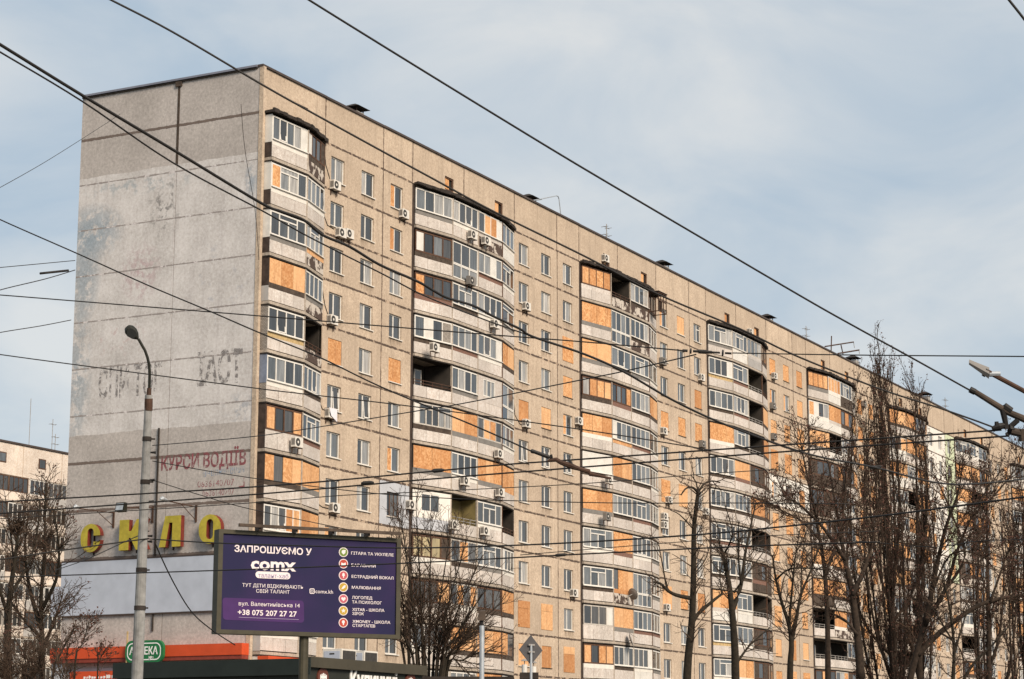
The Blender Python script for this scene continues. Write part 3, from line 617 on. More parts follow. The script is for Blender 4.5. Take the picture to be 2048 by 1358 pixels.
for (n,vt,xa,xb) in cols:
    far=n>=3
    if n>=0:
        mb=MB(); mb.box(xa+.0,xa+.30,.02,.3,ZB,ZT-.02); mb.build('reveal_strip',M['darkside'],bld)
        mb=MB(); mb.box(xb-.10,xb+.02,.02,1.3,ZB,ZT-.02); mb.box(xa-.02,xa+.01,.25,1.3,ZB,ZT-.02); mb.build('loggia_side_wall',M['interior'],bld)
    parts_x=[(v,) for v in vt]
    for k in range(FLOORS):
        zf=ZT-FH*(k+1)
        outer=[(vt[0][0]-.06 if n<0 else vt[0][0],vt[0][1]-.06)]+[(q[0],q[1]-.06) for q in vt[1:-1]]+[(vt[-1][0],vt[-1][1])]
        ring=outer+[(vt[-1][0],1.3),(vt[0][0],1.3)]
        mb=MB(); mb.prism([(q[0],q[1],zf+.10) for q in ring],Vector((0,0,-.17)))
        bal=mb.build('balcony',M['slab'],bld)
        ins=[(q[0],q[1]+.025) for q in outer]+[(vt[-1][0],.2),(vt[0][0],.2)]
        mb=MB(); mb.prism([(q[0],q[1],zf-.071) for q in ins],Vector((0,0,-.07))); mb.build('underslab_shade',M['tar'],bal)  # dark strip added to paint the shade under the slab
        if k==0:
            mb=MB(); over=[(q[0]-(.1 if i==0 else 0),q[1]-.14) for i,q in enumerate(outer)]+[(vt[-1][0],-.02),(vt[0][0]-.1,-.02)]
            mb.prism([(q[0],q[1],ZT+.10) for q in over],Vector((0,0,-.14)))
            # crumbling tar edge
            for i in range(len(outer)-1):
                bb_=Bay(over[i],over[i+1]); q=0
                while q<bb_.L-.2:
                    wq=rw.uniform(.2,.6); bb_.box(mb,q,min(q+wq,bb_.L),-.1,rw.uniform(.02,.07),ZT-.02-rw.uniform(0,.08),ZT+.12+rw.uniform(0,.08)); q+=wq
            mb.build('balcony_roof',M['tar'],bal)
            mb=MB(); mb.box(vt[0][0],vt[-1][0],-.02,1.3,ZT-.06,ZT-.01); mb.build('loggia_ceiling',M['slab'],bal)
        specs=BSPEC.get(n,[None]*12)[k]
        for i in range(len(vt)-1):
            bay=Bay(vt[i],vt[i+1]); sp=specs[i] if specs else randbay(n)
            make_bay(bay,bal,k,zf,sp,far)
            if i and not far:
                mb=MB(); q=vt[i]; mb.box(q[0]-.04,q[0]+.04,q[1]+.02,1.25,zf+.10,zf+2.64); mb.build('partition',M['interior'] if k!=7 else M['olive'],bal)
                mb=MB(); mb.box(q[0]-.05,q[0]+.05,q[1]-.03,q[1]+.08,zf+.11,zf+2.62); mb.build('corner_post',M['slab'] if (k*3+i)%3 else M['wood'],bal)
        if n<0:       # the end face next to the corner
            bay=Bay((.25,-.02),(.25,-.62)); zt=zf+2.66
            mb=MB(); bay.box(mb,.0,.58,-.05,.0,zf+.13,zf+1.0); mb.build('side_parapet',M['darkside'] if k in(0,1,2,6,7) else (M['brickgrey'] if k in(4,5) else M['corrug']),bal)
            mb=MB(); bay.box(mb,.0,.59,-.05,.004,zf+1.02,zt); mb.build('side_panel',M[SIDE[k]],bal)
# corrugated edge of the column's lower part below the storeys
# ------------------------------------------------------------------ writing on the end wall
texts=[]
def text(name,body,origin,u,v,cap,width,mat,parent=None,bold=0.0,extrude=0.004,squash=None):
    cu=bpy.data.curves.new(name,'FONT'); cu.body=body; cu.size=cap/0.72; cu.extrude=extrude; cu.offset=bold*cap; cu.resolution_u=2
    o=bpy.data.objects.new(name,cu); col.objects.link(o); cu.materials.append(mat)
    u=u.normalized(); v=v.normalized(); w_=u.cross(v)
    o['_w']=width
    texts.append((o,Matrix(((u.x,v.x,w_.x,origin.x),(u.y,v.y,w_.y,origin.y),(u.z,v.z,w_.z,origin.z),(0,0,0,1))),width,parent))
    return o
def finish_texts():
    bpy.context.view_layer.update()
    for o,mw,width,parent in texts:
        d=o.dimensions.x; sc=width/d if (width and d>0) else 1.0
        bb=min(c[0] for c in o.bound_box)
        o.matrix_world=mw @ Matrix.Translation((-bb*sc,0,0)) @ Matrix.Diagonal((sc,1,1,1))
        if parent is not None:
            o.parent=parent; o.matrix_parent_inverse=parent.matrix_world.inverted()
        del o['_w']
    bpy.context.view_layer.update(); dg=bpy.context.evaluated_depsgraph_get()
    for o,mw,width,parent in texts:
        me=bpy.data.meshes.new_from_object(o.evaluated_get(dg)); nm=o.name.split('.')[0]; wm=o.matrix_world.copy()
        bpy.data.objects.remove(o); q=bpy.data.objects.new(nm,me); col.objects.link(q)
        if parent is not None: q.parent=parent; q.matrix_parent_inverse=parent.matrix_world.inverted()
        q.matrix_world=wm
UY=Vector((0,-1,0)); UZ=Vector((0,0,1))
def wall_text(name,body,px0,py0,px1,cap_px,mat,bold=0.0):   # baseline start, end x
    a=onX(px0,py0,-.006); d=ray(px1,py0); b_=onX(px1,py0-(px1-px0)*.10,-.006)
    c=onX(px0,py0-cap_px,-.006)
    return text(name,body,a,UY,UZ,(c-a).length,abs(b_.y-a.y),mat,bld,bold,0.003)
wall_text('painted_lettering','КУРСИ ВОДІЇВ',322,941,492,28,M['paint_red'],.035)
mb=MB(); rs=random.Random(4)                 # a line of blue paint too worn to read
for q in range(11):
    p=onX(407+q*7.6,954-q*.95,-.006); h_=.34; w_=.055
    for dy in (0,.13): mb.quad((-.006,p.y-dy,p.z),(-.006,p.y-dy-w_,p.z),(-.006,p.y-dy-w_,p.z+h_),(-.006,p.y-dy,p.z+h_))
    zz=p.z+rs.choice((0,.14,.28)); mb.quad((-.007,p.y,zz),(-.007,p.y-.18,zz),(-.007,p.y-.18,zz+.06),(-.007,p.y,zz+.06))
mb.build('painted_line',M['paint_blue'],bld)
mb=MB(); p=onX(488,973,-.006); mb.quad((-.006,p.y+.06,p.z),(-.006,p.y-.04,p.z),(-.006,p.y-.04,p.z+.5),(-.006,p.y+.06,p.z+.5)); mb.quad((-.007,p.y+.36,p.z-.04),(-.007,p.y-.04,p.z-.04),(-.007,p.y-.04,p.z+.05),(-.007,p.y+.36,p.z+.05)); mb.build('painted_mark',M['paint_red'],bld)
wall_text('painted_lettering','0636140707',395,975,468,13,M['paint_redfaint'],.0)
wall_text('painted_lettering','0636140707',405,993,468,13,M['paint_redfaint'],.0)
wall_text('painted_lettering','СПИ ТОГ',196,797,322,58,M['paint_black'],.045)
wall_text('painted_lettering','ІАСТ',394,770,484,62,M['paint_black'],.045)

# pale blue cladding sheet on the end wall, pharmacy band and signs
def wall_box(name,pxl,pyt,pyb,pxr,mat,d0,d1,parent=None):
    a=onX(pxl,pyt); b_=onX(pxl,pyb); c=onX(pxr,pyt)
    mb=MB(); y0,y1=sorted((a.y,c.y)); mb.box(-d1,-d0,y0,y1,b_.z,a.z); return mb,(y0,y1,b_.z,a.z)
mb,(cy0,cy1,cz0,cz1)=wall_box('cladding',112,1127,1233,497,M['bluewhite'],0.0,0.12)
mb=MB(); nsh=1
mb.box(-.12,-.002,.14,DEP+.05,cz0,cz1); clad=mb.build('cladding_sheet',M['bluewhite'],bld)
mb=MB(); mb.box(-.13,-.002,.14,DEP+.06,cz1+.002,cz1+.09); mb.box(-.13,-.002,.14,DEP+.06,cz0-.07,cz0-.002); mb.build('cladding_trim',M['coping'],bld)
mb=MB(); mb.box(-.11,-.0,DEP+.05,DEP+.75,cz0+.0,cz0+1.7); mb.build('cladding_return',M['bluewhite'],bld)
# vertical conduit
a=onX(318,856,-.05); b_=onX(309,1262,-.05); mb=MB(); mb.tube([(a.x,a.y,a.z),(a.x,a.y,b_.z)],.06,6); mb.build('conduit',M['tar'],bld)
# cracks/scar marks
ph=empty('pharmacy_fascia',(0,6,0)); 
a=onX(100,1297,-.7); b_=onX(100,1327,-.7); c=onX(484,1281,-.7)
zt_=a.z; zb_=b_.z; yr=c.y; yl=a.y
mb=MB(); npn=5
o=empty('pharmacy_awning',(0,(yl+yr)/2,zb_)); tag(o,'long orange-red pharmacy fascia band across the base of the end wall','fascia')
for i in range(npn):
    y0=yr+(yl-yr)*i/npn; y1=yr+(yl-yr)*(i+1)/npn
    mb=MB(); mb.box(-.7,-.03,y0+.004,y1-.004,zb_+.22,zt_)
    q=mb.build('fascia_panel',M['red']); q.parent=o; q.matrix_parent_inverse=Matrix.Translation(o.location).inverted()
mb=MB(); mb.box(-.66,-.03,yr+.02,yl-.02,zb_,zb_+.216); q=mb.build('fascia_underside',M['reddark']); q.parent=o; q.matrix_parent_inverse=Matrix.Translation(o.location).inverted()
bpy.data.objects.remove(ph)
# red column / shop front under the band
mb=MB(); mb.box(-.5,-.02,yl-.9,yl,0,zb_-.004); mb.box(-.1,-.02,.2,yl-.9,0,zb_-.3); q=mb.build('shop_front',M['insul'],bld)
sg=onX(166,1343,-.55); sg2=onX(236,1343,-.55)
mb=MB(); mb.box(-.6,-.12,min(sg.y,sg2.y),max(sg.y,sg2.y)+.9,sg.z-.9,sg.z); q=mb.build('shop_sign',M['red']); tag(q,'small red shop sign with white lettering under the pharmacy band','sign')
mb=MB(); rs=random.Random(8); yy=max(sg.y,sg2.y)-.1       # lettering too small to read
while yy>min(sg.y,sg2.y)+.3:
    h_=rs.uniform(.10,.22); mb.box(-.612,-.601,yy-rs.uniform(.05,.09),yy,sg.z-.42,sg.z-.42+h_); mb.box(-.611,-.6011,yy-.13,yy-.02,sg.z-.42+h_*rs.random()*.6,sg.z-.42+h_*.6+.05); yy-=rs.uniform(.14,.24)
mb.build('lettering',M['sign_white'],q)
# green pharmacy sign
gs=onX(288,1303,-.95); wd=1.30; hd=.62
def rrect(cx,cz,w_,h_,r,x,nseg=8):
    pts=[]
    for (sx,sz,a0) in ((1,1,0),(-1,1,90),(-1,-1,180),(1,-1,270)):
        for i in range(nseg+1):
            an=R(a0+90*i/nseg); pts.append((x,cx-(sx*(w_-r)+r*math.cos(an)),cz+sz*(h_-r)+r*math.sin(an)))
    return pts
o=empty('pharmacy_sign',gs); tag(o,'dark green rounded sign with white outlined lettering on the red band','sign')
def child(mb,name,mat,o):
    q=mb.build(name,mat); q.parent=o; q.matrix_parent_inverse=Matrix.Translation(o.location).inverted(); return q
mb=MB(); mb.prism(rrect(gs.y,gs.z,wd,hd,.45,-.95),Vector((.2,0,0))); child(mb,'sign_body',M['green'],o)
mb=MB(); A_=rrect(gs.y,gs.z,wd-.14,hd-.14,.36,-.962); B_=rrect(gs.y,gs.z,wd-.20,hd-.20,.31,-.962)
for i in range(len(A_)):
    j=(i+1)%len(A_); mb.quad(A_[i],A_[j],B_[j],B_[i])
child(mb,'sign_outline',M['sign_white'],o)
text('lettering','АПТЕКА',Vector((-.965,gs.y+1.0,gs.z-.16)),UY,UZ,.42,1.95,M['sign_white'],o,.03)
text('lettering','№1',Vector((-.965,gs.y-.35,gs.z-.44)),UY,UZ,.17,.3,M['sign_white'],o,.02)
mb=MB(); mb.box(-.93,-.87,gs.y+1.18,gs.y+1.26,gs.z-1.2,gs.z+1.15); child(mb,'bracket',M['ornament'],o)

# СКЛО: four box letters, yellow faces and red returns
sign=empty('letter_sign',onX(300,1070,0)); tag(sign,'four large yellow box letters with dark red sides on the grey end wall','sign')
def ringpts(cy,cz,w_,h_,x,n=10):
    pts=[]; r=w_*.98
    for (sz,a0) in ((1,0),(-1,180)):
        for i in range(n+1):
            an=R(a0+180*i/n); pts.append((x,cy-w_*math.cos(an),cz+sz*(h_-r)+r*math.sin(an)))
    return pts
def slab_poly(pts2,y0,z0,w_,h_,th=.32):
    # pts2 in 0..1 letter space, u to the right (towards -y)
    mb=MB(); P=[(-.10-th,y0-u*w_,z0+v*h_) for u,v in pts2]
    mb.prism(P,Vector((th,0,0)),0,1); return mb
def letter(ch,pxl,pxr,pyt,pyb):
    a=onX(pxl,(pyt+pyb)/2,-.3); b_=onX(pxr,(pyt+pyb)/2,-.3); t_=onX((pxl+pxr)/2,pyt,-.3); q_=onX((pxl+pxr)/2,pyb,-.3)
    y0=a.y; wl=a.y-b_.y; z0=q_.z; hl=t_.z-q_.z; th=.32
    mats=[M['yellow'],M['letterred']]
    mb=MB()
    if ch in 'СО':
        cy=y0-wl/2; cz=z0+hl/2
        O_=ringpts(cy,cz,wl/2,hl/2,-.42); I_=ringpts(cy,cz,wl*.15,hl*.34,-.42); n=len(O_); bk=lambda p:(-.10,p[1],p[2])
        if ch=='О':
            for i in range(n):
                j=(i+1)%n; mb.quad(O_[i],O_[j],I_[j],I_[i],0); mb.quad(O_[j],O_[i],bk(O_[i]),bk(O_[j]),1); mb.quad(I_[i],I_[j],bk(I_[j]),bk(I_[i]),1)
        else:
            h2=n//2; right=lambda w_,z:(-.42,cy-w_,z)
            zu=cz+hl*.08; zl=cz-hl*.13
            top=O_[:h2]; bot=O_[h2:]
            out=[right(wl/2,zu)]+top+bot+[right(wl/2,zl)]; inn=[right(wl*.15,zu)]+I_[:h2]+I_[h2:]+[right(wl*.15,zl)]
            for i in range(len(out)-1):
                mb.quad(out[i],out[i+1],inn[i+1],inn[i],0); mb.quad(out[i+1],out[i],bk(out[i]),bk(out[i+1]),1); mb.quad(inn[i],inn[i+1],bk(inn[i+1]),bk(inn[i]),1)
            for e in (0,-1): mb.quad(out[e],inn[e],bk(inn[e]),bk(out[e]),1)
    else:
        if ch=='К': pts=[(0,0),(.34,0),(.34,.40),(.40,.40),(.60,0),(1,0),(.74,.52),(.96,1),(.60,1),(.42,.62),(.34,.62),(.34,1),(0,1)]
        else: pts=[(0,0),(.30,0),(.46,.78),(.60,.78),(.60,0),(1,0),(1,1),(.26,1)]
        mb=slab_poly(pts,y0,z0,wl,hl)
    q=mb.build('letter',mats); q.parent=sign; q.matrix_parent_inverse=Matrix.Translation(sign.location).inverted()
    mb=MB(); mb.box(-.10,.0,y0-wl*.5-.03,y0-wl*.5+.03,z0-.15,z0+hl*.9); qq=mb.build('mounting_bar',M['tar']); qq.parent=sign; qq.matrix_parent_inverse=Matrix.Translation(sign.location).inverted()
letter('С',164,203,1048,1105); letter('К',241,298,1039,1100); letter('Л',321,364,1032,1094); letter('О',400,444,1029,1088)

# floodlights on brackets above the letters
def flood(pxb,pyb,pxh,pyh,label,box=True):
    b0=onX(pxb,pyb,0.0); h=onX(pxh,pyh,-1.5)
    o=empty('floodlight',b0); tag(o,label,'floodlight',None)
    mb=MB(); mb.tube([b0,b0+Vector((-.1,0,.0)),h],.035,6); child(mb,'arm',M['rust'],o)
    mb=MB(); mb.tube([b0+Vector((-.02,0,-.75)),(b0+h)/2],.025,5); mb.box(-.05,.0,b0.y-.06,b0.y+.06,b0.z-.85,b0.z+.1); child(mb,'brace',M['rust'],o)
    mb=MB()
    if box:
        mb.hexa([h+Vector(v) for v in ((-.30,-.30,-.26),(-.30,.30,-.26),(.02,.30,-.30),(.02,-.30,-.30),(-.20,-.30,.24),(-.20,.30,.24),(.05,.30,.22),(.05,-.30,.22))])
        child(mb,'lamp_head',M['lamp'],o)
        mb=MB(); mb.quad(*[h+Vector(v) for v in ((-.315,.25,-.20),(-.315,-.25,-.20),(-.225,-.25,.18),(-.225,.25,.18))]); child(mb,'lens',M['galv'],o)
    else:
        mb.tube([h+Vector((-.5,0,.02)),h+Vector((-.3,0,.08)),h+Vector((.1,0,.05))],[.05,.13,.06],8); child(mb,'lamp_head',M['galv'],o)
flood(228,1026,158,1017,'pale lamp on a rusty bracket above the first yellow letter',False)
flood(306,1016,245,1014,'black square floodlight on a bracket left of the lamp post')
flood(393,1014,331,1001,'thin rusty lamp bracket above the last yellow letter',False)

# ------------------------------------------------------------------ air conditioners
ORD=['top','second','third','fourth','fifth','sixth','seventh','eighth','ninth','tenth','eleventh','twelfth']
mb=MB(); mb.box(-.40,.40,-.30,.0,0,.56); ACB=mb.mesh('casing',M['ac'])
mb=MB(); mb.tube([(-.12,-.305,.28),(-.12,-.298,.28)],.235,16); ACF=mb.mesh('fan_grille',M['ac_dark'])
mb=MB(); mb.tube([(-.12,-.318,.28),(-.12,-.300,.28)],.075,10); ACH=mb.mesh('fan_hub',M['ac'])
mb=MB()
for x in (-.3,.3): mb.box(x-.02,x+.02,-.34,.0,-.05,-.01); mb.box(x-.02,x+.02,-.04,.0,-.35,-.05)
ACK=mb.mesh('bracket',M['rust'])
mb=MB(); mb.box(-.402,-.398,-.27,-.03,.1,.48); ACS=mb.mesh('side_grille',M['greystrip'])
aclabels=set()
def where(X):
    if X<6.8: return 'corner balcony stack'
    for n in range(NS):
        x=X0+MOD*n
        if x<=X<=x+COLW: return '%s balcony stack'%ORD[n+1]
        if X<x: return 'windows before %s stack'%ORD[n+1]
    return 'the far end'
def ac(px,py,y,extra='',dark=False,sc=1.0):
    p=onY(px,py,y-.15); k=int((ZT-p.z)/FH)
    fl='attic level' if p.z>ZT else '%s storey from top'%ORD[max(0,min(11,k))] if k else 'top storey'
    lab=('air conditioner %s, %s, %s'%(extra,fl,where(p.x))).replace('  ',' ').replace(' ,',',')
    if lab in aclabels: print('DUP',lab,px,py)
    o=empty('air_conditioner',(p.x,y,p.z-.28)); o.scale=(sc,sc,sc)
    tag(o,lab,'air conditioner','air conditioners on the long facade'); aclabels.add(lab)
    c=inst('casing',ACB,o); inst('fan_grille',ACF,o); inst('fan_hub',ACH,o); inst('bracket',ACK,o); inst('side_grille',ACS,o)
    if dark: c.data=ACBD
    return o
mb=MB(); mb.box(-.40,.40,-.30,.0,0,.56); ACBD=mb.mesh('casing',M['greystrip'])
W0=-.03; BP=-.92
for a_ in [(671,371,W0,'with a black side'),(682,466,W0,'nearer one of a pair'),(697,468,W0,'farther one of a pair'),(808,428,W0,'under the half-boarded window'),(665,640,W0),(669,1016,W0),
  (594,885,BP,'under boarded glazing'),(945,470,BP,'between white and boarded panes'),(972,482,BP,'under orange boards'),(942,562,BP,'in dark grey',True),(990,648,BP),(869,695,BP),(1053,613,W0),(1053,847,W0,'under an orange board'),(1158,842,W0,'at the stack edge'),
  (998,908,BP,'under the boarded grid window'),(930,962,BP,'with a loose cable'),(1000,985,BP,'under the orange boards'),(822,1010,W0,'on pale blue render'),(907,1050,BP,'below the open yellowish balcony'),(970,1062,BP,'beside a small white box'),
  (1148,1186,W0),(1211,517,W0),(1326,723,W0,'in dark grey',True),(1328,862,W0),(1218,960,BP),(1214,1033,BP,'in grey under a board',True),(1338,1000,W0),(1329,1033,W0,'upper of two'),(1329,1050,W0,'lower of two'),(1403,755,W0),(1405,888,W0,'in dark grey',True),(1412,1023,W0,'by the stack edge'),(1334,1215,W0),
  (1500,664,W0),(1549,752,W0),(1546,812,W0,'in dark grey',True),(1548,873,W0,'in dark grey',True),(1728,808,W0,'in dark grey',True)]: ac(*a_)
o=ac(661,827,W0,'half covered by a white cloth')
mb=MB(); mb.quad((-.42,-.32,.575),(.44,-.32,.575),(.44,.0,.575),(-.42,.0,.575)); mb.quad((-.2,-.34,.10),(.46,-.34,-.18),(.44,-.32,.575),(-.42,-.32,.575)); mb.quad((.46,-.34,-.18),(.46,-.02,-.1),(.44,0,.575),(.44,-.32,.575)); q=mb.build('cover_cloth',M['cloth'],o)
# cables running down beside the first window column
for (pts,lab) in (([(648,292),(652,330),(660,358)],'thin cable drooping to the topmost air conditioner by the corner'),([(646,396),(648,430),(655,450),(668,458)],'thin cable curling to the twin air conditioners'),([(645,580),(650,610),(657,632)],'thin cable dropping to the single air conditioner above a boarded window'),([(637,765),(638,800),(645,818),(650,820)],'thin cable leading to the cloth-covered air conditioner'),([(634,956),(634,1006),(645,1014),(662,1018)],'thin cable looping to the air conditioner above the billboard'),([(1026,793),(1030,830),(1040,848),(1050,852)],'thin cable snaking down to the air conditioner beneath an orange board')):
    mb=MB(); mb.tube([onY(x,y,-.03) for x,y in pts],.022,4); tag(mb.build('facade_cable',M['wire']),lab,'cable')
# satellite dishes on the third stack
def dish(px,py,y,rr,label,yaw):
    p=onY(px,py,y-.4); o=empty('satellite_dish',p); tag(o,label,'satellite dish')
    ax=Vector((math.sin(R(yaw)),-math.cos(R(yaw)),.35)).normalized(); a=ax.cross(Vector((0,0,1))).normalized(); b2=ax.cross(a)
    mb=MB(); n=14; c0=-ax*.12
    rings=[[c0]*n,[c0*.6+(a*math.cos(2*math.pi*i/n)+b2*math.sin(2*math.pi*i/n))*rr*.6 for i in range(n)],[(a*math.cos(2*math.pi*i/n)+b2*math.sin(2*math.pi*i/n))*rr for i in range(n)]]
    for r_ in (0,1):
        for i in range(n):
            j=(i+1)%n; mb.quad(rings[r_][i],rings[r_][j],rings[r_+1][j],rings[r_+1][i])
    mb.build('reflector',M['greystrip'],o)
    mb=MB(); mb.tube([-b2*rr,ax*.45],.02,4); mb.tube([c0,c0-ax*.35],.03,5); mb.build('feed_arm',M['rail'],o)
dish(1263,1280,-.85,.55,'grey satellite dish on the third balcony stack, tenth storey from the top',20)
dish(1266,1188,-.85,.45,'dark satellite dish seen nearly edge-on on the third balcony stack',75)
# bars of the old window cage at the top of the third stack
o=empty('window_cage',onY(1308,610,-1.0)); tag(o,'rusty projecting cage box at the angled end of the third stack top balcony','cage')
c0=onY(1308,608,-.75); mb=MB()
for (dx,dz) in ((-.75,.75),(.75,.75),(-.75,-.75),(.75,-.75)): mb.box(c0.x+dx-.04,c0.x+dx+.04,-1.5,-.3,c0.z+dz-.03,c0.z+dz+.03)
for dx in (-.75,-.3,.2,.75): mb.box(c0.x+dx-.03,c0.x+dx+.03,-1.5,-1.44,c0.z-.78,c0.z+.78)
for dz in (-.75,.1,.75): mb.box(c0.x-.78,c0.x+.78,-1.505,-1.445,c0.z+dz-.03,c0.z+dz+.03)
child(mb,'frame',M['rust'],o)
mb=MB(); mb.box(c0.x-.85,c0.x+.85,-1.55,-.3,c0.z+.80,c0.z+.86); mb.box(c0.x-.72,c0.x+.1,-1.42,-1.40,c0.z-.7,c0.z+.1); child(mb,'cover',M['tar'],o)

# ------------------------------------------------------------------ things on the roof
def roofvent(px,py,i):
    p=onY(px,py,2.2); zr=ZT+RH+.05
    o=empty('roof_vent',(p.x,2.2,zr)); z=p.z
    tag(o,'dark roof vent hood, %s along the parapet from the corner'%['first','second','third','fourth','fifth','sixth'][i],'roof vent','vent hoods along the roof edge')
    h=z-zr
    mb=MB(); mb.hexa([(-.75,-.75,h-.05),(.75,-.75,h-.05),(.75,.75,h-.05),(-.75,.75,h-.05),(-.12,-.12,h+.28),(.12,-.12,h+.28),(.12,.12,h+.28),(-.12,.12,h+.28)]); mb.build('hood',M['tar'],o)
    mb=MB(); mb.box(-.45,.45,-.45,.45,0,max(.1,h-.3)); mb.build('shaft',M['kerb'],o)
    for sx in (-1,1):
        for sy in (-1,1):
            mb=MB(); mb.box(sx*.4-.03,sx*.4+.03,sy*.4-.03,sy*.4+.03,max(.1,h-.3),h-.04); mb.build('leg',M['rust'],o)
for i,(x,y) in enumerate(((709,217),(1057,396),(1324,527),(1534,634),(1706,716),(1850,788))): roofvent(x,y,i)
def antenna(px,pyt,label,y=1.2,arms=2,zr=None,base=None):
    p=onY(px,pyt,y) if base is None else base
    zr=ZT+RH if zr is None else zr
    o=empty('antenna',(p.x,p.y,zr)); tag(o,label,'antenna')
    h=p.z-zr
    mb=MB(); mb.tube([(0,0,0),(0,0,h)],.035,5); mb.build('mast',M['rail'],o)
    for i in range(arms):
        z=h*(.85-.32*i); mb=MB(); mb.tube([(-.5,0,z),(.5,0,z)],.025,4); mb.tube([(-.32,-.3,z+.02),(-.32,.3,z+.02)],.02,4); mb.tube([(.32,-.3,z+.02),(.32,.3,z+.02)],.02,4); mb.build('element',M['rail'],o)
antenna(1213,448,'small two-bar television antenna on the roof past the third stack'); antenna(1612,652,'small two-bar television antenna on the roof between fourth and fifth stacks'); antenna(1890,795,'small two-bar television antenna near the far end of the roof')
# tall angled antenna frame above the fifth stack
b0=onY(1662,712,1.0); o=empty('roof_antenna',b0); tag(o,'large rusty angled antenna frame standing on the roof above the fifth stack','antenna')
T=lambda x,y,yy=1.0: onY(x,y,yy)
mb=MB(); mb.tube([T(1662,714),T(1663,672)],.06,5); mb.tube([T(1650,693),T(1707,684)],.07,5); child(mb,'mast',M['rust'],o)
mb=MB(); mb.tube([T(1682,690),T(1686,708)],.06,5); mb.tube([T(1676,707),T(1718,700)],.08,5); child(mb,'cross_bar',M['rust'],o)
mb=MB(); mb.tube([T(1707,684),T(1709,696)],.03,4); mb.tube([T(1718,700),T(1719,708)],.03,4); child(mb,'stay',M['rail'],o)
# bent pipe behind the second vent
o=empty('bent_pipe',onY(1122,432,1.0)); tag(o,'thin bent pipe rising from the roof edge beside the second vent','pipe')
mb=MB(); mb.tube([T(1122,433),T(1118,398),T(1116,392.5),T(1113,391.5),T(1082,398),T(1066,401)],.04,5); child(mb,'pipe',M['galv'],o)

# ------------------------------------------------------------------ billboard
PLb=at(431,1265,62.0); PRb=at(798.5,1280,64.6)
zb=(PLb.z+PRb.z)/2; u=Vector((PRb.x-PLb.x,PRb.y-PLb.y,0)); BW=u.length; u.normalize(); BH=3.02
org=Vector((PLb.x,PLb.y,zb)); nrm=u.cross(UZ)      # towards the viewer
bb=empty('billboard',(org.x+u.x*BW*.5,org.y+u.y*BW*.5,0)); tag(bb,'large purple advertising billboard on a dark post in front of the building','billboard')
def BP_(fu,fv,d=0.0): return org+u*(BW*fu)+UZ*(BH*(1-fv))+nrm*d
def bbox(mb,f0,f1,v0,v1,d0,d1):
    mb.hexa([BP_(f0,v1,d1),BP_(f1,v1,d1),BP_(f1,v1,d0),BP_(f0,v1,d0),BP_(f0,v0,d1),BP_(f1,v0,d1),BP_(f1,v0,d0),BP_(f0,v0,d0)])
def bchild(mb,name,mat,par=None): return child(mb,name,mat,bb)
fx=.024; fy=.040
mb=MB(); bbox(mb,0,1,0,fy,-.35,.06); bbox(mb,0,1,1-fy,1,-.35,.06); bbox(mb,0,fx,fy,1-fy,-.35,.06); bbox(mb,1-fx,1,fy,1-fy,-.35,.06); bchild(mb,'frame',M['bbframe'])
mb=MB(); bbox(mb,fx,1-fx,fy,1-fy,-.33,.0); bchild(mb,'poster',M['bbpurple'])
pc=org+u*(BW*.485); mb=MB()
mb.tube([(pc.x-nrm.x*.2,pc.y-nrm.y*.2,0),(pc.x-nrm.x*.2,pc.y-nrm.y*.2,zb+.02)],.14,12); bchild(mb,'post',M['bbframe'])
mb=MB(); bbox(mb,.09,.98,-.055,-.025,.25,.33)
for f in (.2,.4,.6,.8): bbox(mb,f,f+.01,-.04,.0,-.1,.25)
bchild(mb,'lighting_rail',M['brownstrip'])
def fuv(x,y):      # position within the poster measured on the photograph crop
    xl=65-45*(y-75)/890; xr=1655-25*(y-165)/855
    tp=75+.0566*(x-65); bt=965+.0342*(x-20)
    return (x-xl)/(xr-xl),(y-tp)/(bt-tp)
def btext(body,x0,x1,ybase,cap,mat,bold=.0,d=.006):
    f0,v=fuv(x0,ybase); f1,_=fuv(x1,ybase)
    return text('lettering',body,BP_(f0,v,d),u,UZ,cap/889*BH,(f1-f0)*BW,mat,bb,bold,.002)
bw=M['bbwhite']
btext('ЗАПРОШУЄМО У',195,860,268,56,bw,.03)
btext('comx',330,720,418,108,bw,.045)
btext('ТУТ ДІТИ ВІДКРИВАЮТЬ',255,780,568,30,bw,.0)
btext('СВІЙ ТАЛАНТ',372,660,619,30,bw,.0)
btext('вул. Валентинівська 14',220,745,727,34,bw,.0,.012)
btext('+38 075 207 27 27',210,718,806,46,bw,.025,.012)
btext('comx.kh',885,1040,626,34,bw,.0)
for body,x1,yb in (('ГІТАРА ТА УКУЛЕЛЕ',1590,297),('БАРАБАНИ',1425,400),('ЕСТРАДНИЙ ВОКАЛ',1585,497),('МАЛЮВАННЯ',1468,590),('ЛОГОПЕД',1390,676),('ТА ПСИХОЛОГ',1475,715),('XSTAR - ШКОЛА',1498,778),('ЗІРОК',1312,813),('XMONEY - ШКОЛА',1550,879),('СТАРТАПІВ',1412,914)):
    btext(body,1208,x1,yb,25,bw,.012)
def bshape(pts,d,name,mat):    # pts in crop coordinates
    mb=MB(); P=[BP_(*fuv(x,y),d) for x,y in pts]; mb.prism(P,nrm*-.003); bchild(mb,name,mat)
def rr2(x0,x1,y0,y1,r,sl=.045,n=5):
    pts=[]
    for (cx,cy,a0) in ((x1-r,y0+r,-90),(x1-r,y1-r,0),(x0+r,y1-r,90),(x0+r,y0+r,180)):
        for i in range(n+1): an=R(a0+90*i/n); x=cx+r*math.cos(an); pts.append((x,cy+r*math.sin(an)+sl*(x-x0)))
    return pts[::-1]
bshape(rr2(85,782,660,848,28,.043),.005,'violet_block',M['bbviolet'])
